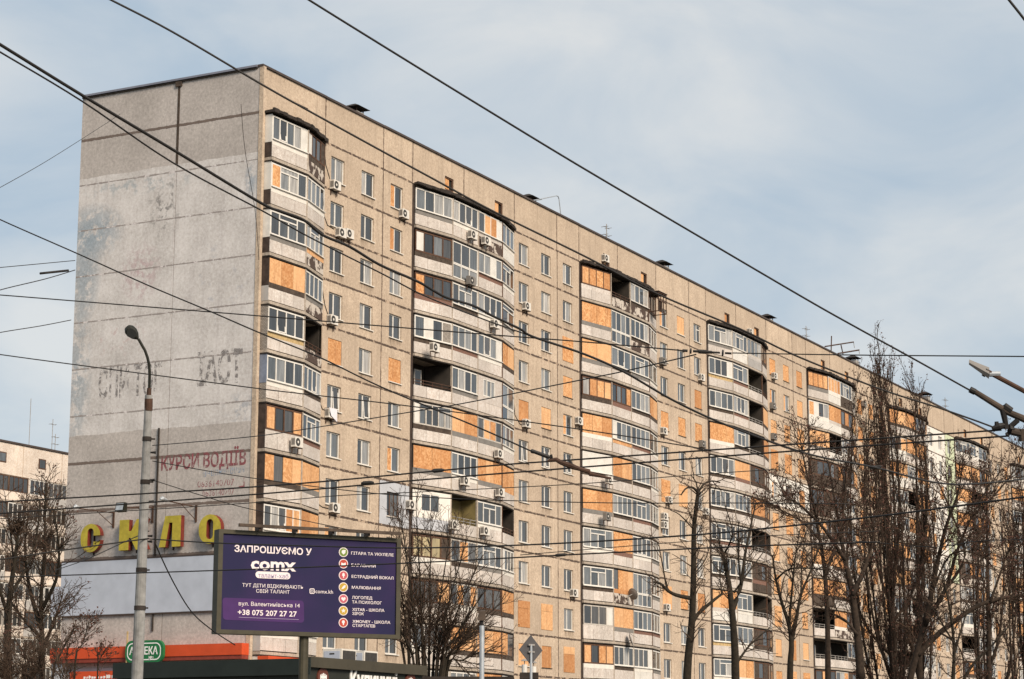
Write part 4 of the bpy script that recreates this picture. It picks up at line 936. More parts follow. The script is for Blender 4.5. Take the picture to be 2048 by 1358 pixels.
bshape(rr2(370,670,436,495,29,.045),.006,'white_pill',bw)
f0,v=fuv(392,488); f1,_=fuv(652,488); text('lettering','талант-хаб',BP_(f0,v,.012),u,UZ,38/889*BH,(f1-f0)*BW,M['bbpurpletext'],bb,.0,.002)
bshape(rr2(218,735,826,830,1.5,.043),.012,'underline',M['bbpurpletext'])
def disc(cx,cy,r,n=18): return [(cx+r*math.cos(-2*math.pi*i/n),cy+r*math.sin(-2*math.pi*i/n)) for i in range(n)]
mb=MB(); 
for (r0,r1) in ((24,18),(12,8)):
    A=disc(856,609,r0,16); B=disc(856,609,r1,16)
    if r0==24: A=rr2(834,879,586,632,12,0,4)[:24]; B=rr2(840,873,592,626,9,0,4)[:24]
    for i in range(len(A)): j=(i+1)%len(A); mb.quad(*[BP_(*fuv(*q),.007) for q in (A[i],A[j],B[j],B[i])])
bchild(mb,'camera_icon',bw)
star=[(1+0,0)]
icons=[('ic_green',278),('ic_red',376),('ic_pink',476),('ic_yellow',577),('ic_rose',677),('ic_yellow',777),('ic_red',879)]
for i,(mt_,cy) in enumerate(icons):
    cx=1140-i*2.2; bshape(disc(cx,cy,41),.006,'icon_ring',bw); bshape(disc(cx,cy,35),.010,'icon_disc',M[mt_])
    if i==0: g=[(cx-2,cy+20),(cx-18,cy+2),(cx-14,cy-14),(cx+2,cy-20),(cx+20,cy-18),(cx+14,cy+8)]
    elif i==1: g=[(cx-20,cy-10),(cx-20,cy+14),(cx+20,cy+14),(cx+20,cy-10),(cx,cy-2)]
    elif i==2: g=[(cx-4,cy+22),(cx-4,cy+10),(cx-12,cy+2),(cx-9,cy-16),(cx,cy-22),(cx+9,cy-16),(cx+12,cy+2),(cx+4,cy+10),(cx+4,cy+22)]
    elif i==3: g=[(cx-20,cy+18),(cx-10,cy),(cx+6,cy-16),(cx+20,cy-14),(cx+14,cy+4),(cx-4,cy+14)]
    elif i==4: g=[(cx,cy+20),(cx-20,cy),(cx-16,cy-14),(cx-6,cy-15),(cx,cy-8),(cx+6,cy-15),(cx+16,cy-14),(cx+20,cy)]
    elif i==5: g=[(cx+(22 if q%2==0 else 9)*math.sin(2*math.pi*q/10),cy-(22 if q%2==0 else 9)*math.cos(2*math.pi*q/10)) for q in range(9,-1,-1)]
    else: g=[(cx-5,cy+20),(cx-6,cy+6),(cx-14,cy-4),(cx-10,cy-17),(cx,cy-21),(cx+10,cy-17),(cx+14,cy-4),(cx+6,cy+6),(cx+5,cy+20)]
    bshape(g,.014,'icon_symbol',bw)

# ------------------------------------------------------------------ kiosks at the foot
kc=at(618,1313,74.0); ht=kc.z
lf=onX(229,1333,kc.x); rt_=onY(850,1337,kc.y)
ko=empty('kiosk',(kc.x,kc.y,0)); tag(ko,'dark bakery kiosk with flat roof band and white lettering behind the billboard post','kiosk')
KX1=rt_.x; KY1=min(lf.y,kc.y+12)
mb=MB(); mb.box(kc.x+.06,KX1-.1,kc.y+.06,KY1-.1,0,ht-.36); child(mb,'body',M['kiosk'],ko)
mb=MB(); mb.box(kc.x-.02,KX1+.02,kc.y-.10,kc.y+.3,ht-.36,ht); child(mb,'roof_band',M['kiosk_band'],ko)
mb=MB(); mb.box(kc.x-.10,kc.x-.021,kc.y-.10,KY1,ht-.62,ht-.06); mb.box(kc.x-.02,kc.x+.3,kc.y+.3,KY1,ht-.62,ht-.06); child(mb,'side_band',M['kiosk_green'],ko)
mb=MB(); mb.box(kc.x+.3,KX1-.05,kc.y+.3,KY1-.05,ht-.36,ht-.2); child(mb,'roof',M['tar'],ko)
def onk(px,py,d=0): return onY(px,py,kc.y-.02-d)
a=onk(703,1377); b_=onk(768,1380); c_=onk(703,1340)
text('lettering','Кулиничі',Vector((a.x,kc.y+.045,a.z)),Vector((1,0,0)),UZ,(c_-a).length,(b_.x-a.x)*1.45,M['sign_white'],ko,.03,.03)
for (px,py) in ((648,1356),(823,1364)):
    p=onk(px,py); mb=MB(); mb.tube([(p.x,kc.y+.01,p.z),(p.x,kc.y+.06,p.z)],.36,20); child(mb,'emblem',M['brownround'],ko)
    mb=MB()
    for q in range(-2,3): mb.box(p.x+q*.09-.025,p.x+q*.09+.025,kc.y-.005,kc.y+.01,p.z-.2,p.z+.17-.03*abs(q))
    mb.box(p.x-.2,p.x+.2,kc.y-.006,kc.y+.01,p.z+.0,p.z+.06); child(mb,'emblem_mark',M['sign_white'],ko)
# two air conditioner units on the kiosk roof
for (px0,px1,pyt,pyb,lab) in ((669,712,1297,1324,'boxy white air conditioner on kiosk roof, nearer the billboard post'),(714,755,1301,1329,'boxy white air conditioner on kiosk roof, farther from the billboard post')):
    p=onY(px0+14,pyb,kc.y+.55); q=onY(px1,pyb,kc.y+.55); tz=onY(px0+14,pyt,kc.y+.55).z
    o=empty('rooftop_air_conditioner',(p.x,kc.y+.55,ht-.2)); tag(o,lab,'air conditioner')
    mb=MB(); mb.box(p.x,q.x,kc.y+.55,kc.y+1.35,ht-.2,tz); child(mb,'casing',M['ac'],o)
    mb=MB(); mb.box(p.x+.07,q.x-.06,kc.y+.535,kc.y+.55,p.z+.02,tz-.06); child(mb,'front_grille',M['ac_dark'],o)
    mb=MB(); mb.box(p.x-.012,p.x,kc.y+.62,kc.y+1.28,p.z+.12,tz-.08); child(mb,'side_cover',M['bluewhite'],o)
    mb=MB(); mb.box(p.x-.02,p.x-.012,kc.y+.85,kc.y+1.05,tz-.2,tz-.15); child(mb,'handle',M['ac_dark'],o)
# long dark kiosk roof farther right with two vent pipes
kd=at(800,1353,82.0); k1=at(1028,1343,82.0); k2=at(1040,1344,84.0); k3=at(1077,1345,84.0)
def dark_roof(A,B,lab,dy):
    o=empty('dark_kiosk',(A.x,A.y,0)); tag(o,lab,'kiosk')
    e=(B-A); e.z=0; n2=Vector((-e.y,e.x,0)).normalized(); n2= n2 if n2.dot(FW)>0 else -n2; z=min(A.z,B.z)
    mb=MB(); P=[A,B,B+n2*dy,A+n2*dy]
    mb.hexa([(p.x,p.y,0) for p in P]+[(p.x,p.y,z-.25) for p in P]); child(mb,'body',M['kiosk'],o)
    mb=MB(); P=[A-n2*.1,B-n2*.1,B+n2*dy,A+n2*dy]; mb.hexa([(p.x,p.y,z-.25) for p in P]+[(p.x,p.y,z) for p in P]); child(mb,'roof_band',M['tar'],o)
    return z
dark_roof(kd,k1,'long low dark kiosk roof under the bare shrub tree',4); zk=dark_roof(k2,k3,'small dark kiosk roof under the diamond road sign',2)
for i,(px,py) in enumerate(((1049,1343),(1067,1344))):
    p=at(px,py,85.0); tp=at(px,1329 if i==0 else 1333,85.0).z
    o=empty('vent_pipe',(p.x,p.y,zk-.2)); tag(o,'white vent pipe with conical cap, %s of the pair below the diamond sign'%('left' if i==0 else 'right'),'vent pipe')
    mb=MB(); mb.tube([(p.x,p.y,zk-.2),(p.x,p.y,tp)],.11,12); child(mb,'pipe',M['metal_white'],o)
    mb=MB(); mb.tube([(p.x,p.y,tp),(p.x,p.y,tp+.16)],.02,5); child(mb,'stem',M['rail'],o)
    mb=MB(); mb.tube([(p.x,p.y,tp+.14),(p.x,p.y,tp+.24)],[.16,.01],12); child(mb,'cap',M['rail'],o)
# red strip at the foot of the facade
a=onY(515,1312,-.9); b_=onY(596,1318,-.9); mb=MB(); mb.box(a.x,b_.x,-1.6,-.9,a.z-1.0,a.z); tag(mb.build('red_awning',M['red']),'short red awning at the foot of the corner balconies','awning')

# ------------------------------------------------------------------ poles, signs and lamps
def stepped(pts,rads,sides=12): mb=MB(); mb.tube(pts,rads,sides); return mb
D=50.0
base=at(274,1358,D); top=at(297.5,790,D); dirv=(top-base); bottom=base-dirv*(base.z/dirv.z)
lp=empty('street_lamp',bottom); tag(lp,'grey concrete lamp post with curved arm and olive lamp head before the end wall','street lamp')
child(stepped([bottom,base,top],[.16,.140,.088],14),'post',M['pole'],lp)
mb=MB(); mb.tube([top,at(298,786,D),at(298.4,776,D)],[.06,.055,.05],8); mb.tube([at(297.4,797,D),at(297.0,821,D)],.097,14); child(mb,'collar',M['rust'],lp)
arm=[at(x,y,D) for x,y in ((298.5,778),(299.3,750),(298.5,730),(295,715),(290,701),(282,687),(277,678))]
child(stepped(arm,[.034]*7,8),'arm',M['lamp'],lp)
hc=at(265,666,D); ax=(at(277,680,D)-at(252,655,D)).normalized(); ax=(ax+FW*-.25).normalized()
mb=MB(); prof=[(-.20,.02),(-.19,.10),(-.12,.155),(-.02,.165),(.09,.125),(.17,.06),(.2,.035)]
mb.tube([hc+ax*x*.98 for x,r in prof],[r*.84 for x,r in prof],14); child(mb,'lamp_head',M['lamp'],lp)
vd=(CAM-hc).normalized(); mb=MB(); cc_=hc+ax*-.03+vd*.10-UZ*.03
pa=ax; pb=vd.cross(ax).normalized(); n=16
mb.poly([cc_+pa*(.13*math.cos(2*math.pi*i/n))+pb*(.105*math.sin(2*math.pi*i/n))+vd*.05 for i in range(n)]); child(mb,'lens',M['lampglass'],lp)
# pole clamps
for py,ww in ((878,.125),(964,.13),(1140,.15),(1216,.155)):
    f=(py-790)/(1358-790); c_=top+(base-top)*f; mb=MB(); mb.tube([c_-UZ*.05,c_+UZ*.05],.094+.052*f+.006,14); mb.tube([c_,c_+RT*.19],.02,5); child(mb,'clamp',M['tar'],lp)
for py in (905,960,1003,1072,1083):
    f=(py-790)/(1358-790); c_=top+(base-top)*f; mb=MB(); mb.tube([c_+RT*.1,c_+RT*.22],[.02,.035],6); child(mb,'insulator',M['black'],lp)
# grey pole with a box
D2=76.0; b0=at(963.5,1358,D2); t0=at(963.5,1250,D2); g0=Vector((b0.x,b0.y,0)); t0=Vector((b0.x,b0.y,t0.z))
o=empty('grey_pole',g0); tag(o,'pale grey steel pole with a dark camera box on its top','pole')
mb=MB(); mb.tube([g0,t0],.088,12); child(mb,'post',M['galv'],o)
mb=MB(); mb.tube([t0,t0+UZ*.18],.06,8); child(mb,'neck',M['black'],o)
mb=MB(); c_=t0+UZ*.36; mb.hexa([c_+RT*a+FW*b+UZ*c for a,b,c in ((-.16,-.12,-.16),(.14,-.12,-.16),(.14,.14,-.16),(-.16,.14,-.16),(-.10,-.12,.16),(.12,-.12,.18),(.12,.14,.18),(-.10,.14,.16))]); child(mb,'camera_box',M['brownstrip'],o)
# diamond road sign from behind
D3=56.0; c_=at(1062,1300,D3); g0=Vector((c_.x,c_.y,0)); o=empty('road_sign',g0); tag(o,'diamond road sign seen from its grey back on a thin post','road sign')
h=RT*math.cos(R(38))+Vector((FW.x,FW.y,0))*math.sin(R(38)); h.z=0; h.normalize(); nn=h.cross(UZ); nn=nn if nn.dot(FW)<0 else -nn
s_=.385
mb=MB(); mb.prism([c_+h*s_,c_+UZ*s_*1.0,c_-h*s_,c_-UZ*s_],nn*-.02); child(mb,'plate',M['signback'],o)
pp=c_+nn*.06-RT*.035; mb=MB(); mb.tube([Vector((pp.x,pp.y,0)),Vector((pp.x,pp.y,c_.z+.14))],.034,10); child(mb,'post',M['galv'],o)
mb=MB(); q=Vector((pp.x,pp.y,c_.z)); 
for dz in (.13,-.05): mb.hexa([q+h*a+nn*b+UZ*(c+dz) for a,b,c in ((-.10,-.05,-.02),(.10,-.05,-.02),(.10,.03,-.02),(-.10,.03,-.02),(-.10,-.05,.02),(.10,-.05,.02),(.10,.03,.02),(-.10,.03,.02))])
child(mb,'clamp',M['rail'],o)

# trolley pole outside the frame carrying the LED lamp and the contact-wire bracket
DT=24.0
pt=at(2330,980,DT); g0=Vector((pt.x,pt.y,0))
o=empty('led_street_lamp',g0); tag(o,'flat LED street lamp on a rusty arm entering from the picture edge','street lamp')
mb=MB(); mb.tube([g0,Vector((pt.x,pt.y,at(2330,960,DT).z))],[.16,.11],12); child(mb,'post',M['rust'],o)
mb=MB(); mb.tube([at(1975,743,DT),at(2048,782,DT),at(2330,935,DT)],.028,8); child(mb,'arm',M['rust'],o)
e0=at(1938,724,DT); e1=at(1978,748,DT); ex=(e1-e0); up2=(UP*.8+FW*-.3).normalized(); sd2=ex.cross(up2).normalized()
mb=MB(); mb.hexa([e0-sd2*.05-up2*.012,e1-sd2*.10-up2*.02,e1+sd2*.10-up2*.02,e0+sd2*.05-up2*.012,e0-sd2*.05+up2*.012,e1-sd2*.10+up2*.04,e1+sd2*.10+up2*.04,e0+sd2*.05+up2*.012]); child(mb,'lamp_head',M['greystrip'],o)
mb=MB(); mb.tube([at(1968,744,DT),at(1973,747,DT)],.05,8); child(mb,'sensor',M['black'],o)
mb=MB(); mb.tube([e1,at(2000,748,DT)],.032,8); child(mb,'socket',M['galv'],o)
o=empty('wire_bracket',g0); tag(o,'rusty tube bracket with black clamps holding the trolley wires at picture edge','bracket')
mb=MB(); mb.tube([at(1946,781,DT),at(2015,824,DT),at(2048,838,DT),at(2330,960,DT)],[.030,.036,.04,.05],10); child(mb,'tube',M['brownstrip'],o)
mb=MB(); mb.tube([at(1940,779,DT),at(1950,784,DT)],.036,10); child(mb,'end_cap',M['black'],o)
mb=MB(); mb.tube([at(2005,818,DT),at(2012,850,DT),at(2012,858,DT)],[.036,.03,.034],8); mb.tube([at(2008,812,DT),at(2022,822,DT)],.045,8); mb.tube([at(2011,810,DT),at(2011,818,DT)],.03,8); child(mb,'hanger',M['black'],o)
mb=MB(); mb.tube([at(1984,857,DT),at(1998,853,DT),at(2010,850,DT)],[.02,.04,.03],8); mb.tube([at(1993,843,DT),at(1994,855,DT)],[.022,.03],8); child(mb,'clamp',M['black'],o)
mb=MB(); mb.tube([at(2014,870,DT),at(2024,858,DT),at(2020,848,DT)],[.03,.05,.02],8); mb.tube([at(2022,852,DT),at(2036,840,DT)],.03,8); child(mb,'clamp',M['black'],o)
mb=MB(); mb.tube([at(2022,862,DT),at(2048,868,DT),at(2330,960,DT)],.045,10); mb.tube([at(2044,858,DT),at(2046,882,DT)],.05,8); child(mb,'lower_tube',M['brownstrip'],o)

# ------------------------------------------------------------------ overhead wires
def smooth(P,n=6):
    out=[]
    for i in range(len(P)-1):
        a=P[max(i-1,0)];b=P[i];c=P[i+1];d=P[min(i+2,len(P)-1)]
        for j in range(n):
            t=j/n; out.append(.5*((2*b)+(c-a)*t+(2*a-5*b+4*c-d)*t*t+(3*b-a-3*c+d)*t**3))
    return out+[P[-1]]
def wire(pts,d0,d1,wpx,label,mat='wire',name='overhead_wire',grp='overhead wires'):
    x0,x1=pts[0][0],pts[-1][0]; P=[]; rad=[]
    for x,y in pts:
        f=(x-x0)/(x1-x0) if x1!=x0 else 0; dd=1/((1-f)/d0+f/d1); P.append(at(x,y,dd))
    P=smooth(P) if len(P)>2 else P
    if x0<0 or pts[0][1]<0: P=[P[0]+(P[0]-P[1]).normalized()*14]+P        # run on past the picture edge
    if x1>2048: P=P+[P[-1]+(P[-1]-P[-2]).normalized()*14]
    mb=MB(); mb.tube(P,wpx*.5*(d0+d1)*.5/FPX,5); o=mb.build(name,M[mat],None,True); tag(o,label,'wire',grp); return o
wire([(-60,52),(0,89),(165,191),(350,302),(520,405),(562,423),(607,440),(645,470),(700,494),(760,530),(835,563),(868,582),(895,596),(947,612),(985,632),(1040,658),(1067,674),(1170,709),(1250,745),(1345,800),(1440,845),(1560,890),(1640,914),(1750,935),(1870,965),(1960,967),(2100,952)],16,34,4.6,'thickest drooping black cable from upper left across the facade to the poplar')
wire([(-60,68),(0,104),(165,203),(345,325),(527,423),(607,468),(685,508),(765,548),(850,592),(960,636),(1050,668)],17,24,3.4,'thinner wire running just beneath the thickest drooping cable at upper left')
wire([(160,-32),(222,0),(345,64),(520,167),(605,215),(765,303),(850,349),(991,425),(1170,513),(1315,588),(1480,658),(1595,713),(1760,778),(1875,815),(1950,841),(1990,856)],20,24,4.2,'black wire from the top edge along the attic to the bracket clamp')
wire([(560,-38),(618,0),(831,132),(1012,243),(1169,338),(1400,474),(1615,600),(1720,659),(1815,711),(1944,783)],19,24,4.2,'black wire crossing open sky from top centre to the bracket tube end')
wire([(1985,-42),(2018,0),(2048,38),(2075,75)],20,20,5.5,'short piece of black wire cutting the top right corner')
wire([(-60,408),(0,439),(159,509),(295,570),(421,623),(518,665),(640,715),(765,775),(950,852),(1062,902)],32,25,3.0,'wire falling across the end wall to the dark suspension rod')
wire([(-60,586),(0,590),(150,602),(520,632),(800,655),(988,670),(1170,684),(1375,702)],36,30,2.6,'nearly level wire crossing the end wall to the insulators by the fourth stack')
wire([(1465,706),(1700,710),(2048,713),(2100,714)],30,26,2.6,'level thin wire from the insulators past the poplar to the right edge')
wire([(-60,700),(0,709),(140,728),(500,775),(600,787),(825,813),(1170,860),(1420,900)],38,34,2.4,'thin wire crossing the faded black wall letters and lower facade')
wire([(305,891),(488,875),(600,860),(840,821),(936,805),(1162,760),(1260,740),(1392,709)],50,30,2.2,'thin wire rising from the lamp post to the insulators')
wire([(-60,1008),(0,1004),(520,973),(840,945),(1000,930),(1170,918),(1480,896),(1786,875),(2003,860)],29.5,24,3.4,'upper trolley wire held by the bracket clamp')
wire([(-60,1031),(0,1027),(520,988),(840,960),(1170,934),(1480,910),(1786,888),(2018,872)],29.5,24,3.4,'lower trolley wire held by the bracket clamp')
wire([(-40,1040),(500,1006),(680,991),(840,984),(1170,967),(1383,950),(1560,938)],40,40,1.9,'faint thin wire just below the trolley wires')
wire([(305,922),(504,956),(800,991),(1170,1005),(1480,1006),(1700,1008)],50,40,2.0,'thin wire from the lamp post levelling out over the middle storeys')
wire([(300,1078),(435,1086),(620,1092),(820,1096),(1019,1091),(1169,1084),(1315,1075),(1480,1062),(1768,1031),(2048,994),(2110,985)],50,30,3.2,'black wire from lamp post over the billboard heading up right')
wire([(-40,1155),(115,1151),(520,1138),(820,1126),(998,1117),(1169,1108),(1480,1093),(1760,1084)],50,34,2.8,'black wire passing over the billboard logo')
wire([(-40,1124),(0,1119),(121,1101),(260,1082),(298,1077)],46,50,3.0,'wire reaching the lamp post through the first yellow letter')
wire([(309,1084),(343,1157),(382,1222),(424,1260),(470,1290)],50,61,2.6,'slack cable hanging from the lamp post to the billboard')
wire([(305,960),(400,990),(500,1018),(700,1060)],50,55,1.8,'thin wire descending from the lamp post under the red painted words')
wire([(112,1140),(170,1120),(240,1088),(298,1062)],70,50,1.8,'thin oblique wire below the yellow letters')
wire([(-40,597),(0,580),(90,558),(150,540)],110,118,2.0,'thin rising wire at left reaching the building edge beside a black rod')
wire([(-40,676),(0,665),(80,652),(142,640)],110,118,1.8,'thin rising wire at left below the black rod')
wire([(-40,538),(0,535),(150,521)],110,118,1.6,'thin near-level wire above the black rod at left')
wire([(-40,395),(0,375),(100,318),(215,245),(240,228)],80,118,1.2,'faint wire climbing to the top storey joint on the end wall')
wire([(482,208),(490,300),(510,420),(518,520)],119,119,1.2,'thin wire hanging down the end wall near the corner')
wire([(80,547),(137,541)],100,101,5.0,'short thick black rod hanging in the sky beside the end wall',name='insulator_rod')
wire([(1040,1110),(1480,1075),(1760,1062)],44,44,1.7,'faint wire crossing the lower storeys towards the poplar')
wire([(1700,1082),(1740,1084),(1870,1094),(1960,1082),(2100,1078)],36,32,1.8,'pale slack wire in front of the right trees')
# suspension rod with clamps over the trolley wires
def smooth_tube(pts,rads,d): return [at(x,y,d) for x,y in pts],rads
o=empty('suspension_rod',at(1120,920,25.0)); tag(o,'knobbly dark suspension rod clamping the two trolley wires before the facade','suspension rod')
mb=MB(); mb.tube([at(x,y,25) for x,y in ((1061,902),(1063,902),(1070,904),(1097,914),(1101,915))],[.012,.026,.022,.024,.014],8); child(mb,'insulator',M['black'],o)
mb=MB(); mb.tube([at(x,y,25) for x,y in ((1095,922),(1102,920),(1112,919),(1122,925),(1140,931),(1150,935),(1160,938),(1178,943),(1180,948),(1200,952),(1222,957))],[.014,.020,.026,.028,.036,.030,.024,.030,.026,.018,.012],8); child(mb,'rod',M['rust'],o)
mb=MB(); mb.tube([at(1102,909,25),at(1104,918,25)],.016,6); mb.tube([at(1140,920,25),at(1144,934,25)],[.014,.03],6); child(mb,'clamp',M['black'],o)
mb=MB(); mb.tube([at(1101,916,25),at(1110,921,25)],.012,6); child(mb,'link',M['black'],o)
o=empty('string_insulator',at(1420,707,30)); tag(o,'row of small black insulators strung on wires before the fourth stack','insulator')
for a_,b2,r_ in ((1365,1375,.020),(1380,1383,.04),(1386,1398,.018),(1397,1412,.030),(1410,1424,.022),(1424,1440,.014),(1444,1447,.045),(1450,1463,.016)):
    mb=MB(); mb.tube([at(a_,701+(a_-1365)*.06,30),at(b2,701+(b2-1365)*.06,30)],r_,8); child(mb,'bead',M['black'],o)
for px,py,d_,lab in ((735,966,27,'short dark wire spacer before the window above the billboard'),(876,941,27,'short dark wire spacer before the boarded balcony of the second stack'),(1122,1110,34,'short dark wire spacer on lower wire before the second window group'),(1752,934,33,'short dark wire splice in front of the poplar')):
    mb=MB(); a=at(px-13,py+1,d_); b2=at(px+13,py-1,d_); mb.tube([a,a*.8+b2*.2,a*.2+b2*.8,b2],[.012,.03,.026,.012],6); tag(mb.build('wire_spacer',M['black']),lab,'wire spacer')

# ------------------------------------------------------------------ the far block at left
fd=235.0; fr_=at(129,906,fd); zr=fr_.z; FY=fr_.y; FX1=fr_.x+6; FX0=FX1-58
fb=empty('far_apartment_block',(FX0,FY,0)); tag(fb,'distant cream panel block with balconies behind bare trees at left','building')
def fch(mb,name,mat): return child(mb,name,mat,fb)
fac=3.5
mb=MB(); mb.box(FX0,FX1,FY,FY+12,0,zr-.1); fch(mb,'wall',M['facade'])
mb=MB(); mb.box(FX0-.1,FX1+.1,FY-.2,FY+12,zr-.1,zr+.1); fch(mb,'roof_coping',M['coping'])
fh=2.8; zj=zr-3.55
M['cream']=concrete('cream_panel',(0.68,0.585,0.50),0.3,0.08)
nx=9; pwid=6.4
for i in range(nx):
    x1=FX1-i*pwid; mb=MB(); mb.box(x1-pwid+.05,x1-.05,FY-.06,FY-.002,zj+.1,zr-.15); fch(mb,'attic_panel',M['cream'])
    mb=MB(); mb.box(x1-3.9,x1-2.7,FY-.09,FY-.061,zj+1.3,zj+2.4); fch(mb,'attic_window',M['wood'])
    mb=MB(); mb.box(x1-3.75,x1-2.85,FY-.10,FY-.091,zj+1.42,zj+2.28); fch(mb,'pane',M['glass'])
rf=random.Random(3)
for k in range(11):
    zf=zj-fh*(k+1)
    for i in range(nx):
        x1=FX1-i*pwid; x0=x1-pwid
        mb=MB(); mb.box(x0+.1,x1-.1,FY-1.0,FY-.002,zf-.1,zf+.08); bl=fch(mb,'balcony',M['slab'])
        for j in range(2):
            a=x0+.15+j*3.1; c=a+3.0
            mb=MB(); mb.box(a,c,FY-1.02,FY-.92,zf+.09,zf+1.0); mb.build('parapet_panel',M['cream'] if rf.random()<.75 else M['corrug'],bl)
            mt_=rf.choice(['glass','glassdark','glass','glassdark','glassdark'])
            mb=MB(); mb.box(a,c,FY-.96,FY-.94,zf+1.05,zf+2.6); mb.build('pane',M[mt_],bl)
            fm=rf.choice(['pvc','pvc','oldwhite','wood']); mb=MB()
            for q in range(5): mb.box(a+q*.73,a+q*.73+.09,FY-1.0,FY-.961,zf+1.0,zf+2.65)
            mb.box(a,c,FY-1.001,FY-.962,zf+1.0,zf+1.1); mb.box(a,c,FY-1.001,FY-.962,zf+2.55,zf+2.65); mb.build('glazing_frame',M[fm],bl)
        for o_ in [q for q in bl.children]: o_.matrix_parent_inverse=bl.matrix_world.inverted() if False else Matrix.Identity(4)
        mb=MB(); mb.box(x0-.08,x0+.08,FY-1.03,FY-.003,zf+.08,zf+2.7); mb.build('partition',M['cream'],bl)
for (px,pyt,lab,ar) in ((62,797,'tall thin mast on the far block roof, leftmost',0),(106,838,'tall thin mast with short arms on the far block roof',1),(111,868,'short crossed antenna beside the mast on the far block roof',2)):
    p=at(px,pyt,fd+2); antenna(px,pyt,lab,arms=ar,zr=zr-.1,base=p)

# ------------------------------------------------------------------ trees
def rvec(r): return Vector((r.gauss(0,1),r.gauss(0,1),r.gauss(0,1)))
class Tree:
    def __init__(s,seed): s.r=random.Random(seed); s.limb=MB(); s.twig=MB(); s.bud=MB()
    def curve(s,p,d,L,r0,r1,n,wob,trop,sides,mb):
        pts=[p.copy()]; rad=[r0]; d=d.normalized()
        for i in range(n):
            d=(d+rvec(s.r)*wob+Vector((0,0,trop))).normalized(); p=p+d*(L/n); pts.append(p.copy()); rad.append(r0+(r1-r0)*(i+1)/n)
        mb.tube(pts,rad,sides,cap=False); return pts,rad,d
    def buds(s,p,k,spread,size):
        for _ in range(k):
            c=p+rvec(s.r)*spread; a=rvec(s.r).normalized()*size; b=rvec(s.r).normalized()*size*.8; a*=1.35; b*=1.35; s.bud.poly([c-a*.6,c+b,c+a,c-b])
    def sub(s,pts,rad,level,cfg):
        if level>=len(cfg): return
        c=cfg[level]; n=max(2,len(pts)-1); tot=sum((pts[i+1]-pts[i]).length for i in range(n))
        k=max(1,int(c['dens']*(1.7,1.7,1.5)[level]*tot*s.r.uniform(.8,1.2)))
        for _ in range(k):
            f=c.get('from',.25)+(1-c.get('from',.25))*s.r.random()**c.get('pow',1.0); q=f*n; i=min(int(q),n-1); p=pts[i].lerp(pts[i+1],q-i); par=(pts[i+1]-pts[i]).normalized()
            side=rvec(s.r); side=(side-par*side.dot(par)).normalized(); an=R(s.r.gauss(c['ang'],c.get('angv',10)))
            d=par*math.cos(an)+side*math.sin(an)
            Lb=c['len']*s.r.uniform(.55,1.15)*(1-c.get('taper',.5)*f); r0=min(rad[min(i,len(rad)-1)]*.8,c['r']*1.0)*s.r.uniform(.75,1.1)
            mb=s.limb if level<c.get('limb',0) or c.get('islimb') else s.twig
            pp,rr,dd=s.curve(p,d,Lb,r0,max(r0*.4,c.get('rmin',.006)*1.3),c.get('n',4),c.get('wob',.12),c.get('trop',.06),c.get('sides',3),mb)
            if c.get('bud'):
                for q_ in pp[1:]: 
                    if s.r.random()<c['bud']: s.buds(q_,c.get('budn',1),.07,c.get('buds',.045))
            s.sub(pp,rr,level+1,cfg)
    def finish(s,name,loc,label,bark='bark',cat='tree',group=None):
        o=empty(name,loc); tag(o,label,cat,group)
        for mb,nm,mt_ in ((s.limb,'trunk',bark),(s.twig,'crown','twig'),(s.bud,'buds','bud')):
            if mb.v:
              q=mb.build(nm,M[mt_],None,nm=='trunk'); q.parent=o; q.matrix_parent_inverse=Matrix.Translation(Vector(loc)).inverted()
              if nm=='buds': q['kind']='stuff'
        return o
def gpt(px,depth):
    p=at(px,1358,depth); return Vector((p.x,p.y,0))
def path3(pxs,d,dj=None): return [at(x,y,d+(dj[i] if dj else 0)) for i,(x,y) in enumerate(pxs)]

# bushy many-stemmed tree right of the billboard
t=Tree(1); g=gpt(868,92); dd=92
for i,(bx,tx,ty) in enumerate(((812,745,1120),(820,778,1045),(835,800,1020),(846,832,1010),(858,862,1030),(866,905,1040),(872,935,1075),(880,965,1110),(884,985,1160),(890,1000,1205),(830,765,1190),(874,920,1180),(852,815,1100),(888,960,1250),(894,990,1290),(840,790,1130))):
    dj=t.r.uniform(-2.2,2.2); b0=at(bx,1345,dd+dj*.3); e0=at(tx,ty,dd+dj); m0=b0.lerp(e0,.45)+Vector((b0.x-e0.x,b0.y-e0.y,0))*.12; gr=Vector((g.x+(b0.x-g.x)*.5,g.y+(b0.y-g.y)*.5,0))
    pts=smooth([gr,b0,m0,e0],4); n=len(pts); rad=[.115-.10*(q/(n-1))**.7 for q in range(n)]; t.limb.tube(pts,rad,6,cap=False)
    t.sub(pts,rad,0,[dict(dens=1.15,ang=34,len=2.5,r=.030,n=5,wob=.10,trop=.03,**{'from':.35}),dict(dens=2.0,ang=38,len=1.0,r=.014,n=3,wob=.14,rmin=.007,**{'from':.1}),dict(dens=1.6,ang=40,len=.4,r=.009,n=2,rmin=.006,bud=.25,buds=.03)])
t.finish('shrub_tree',g,'dense bare many-stemmed tree fanning up just right of the billboard')

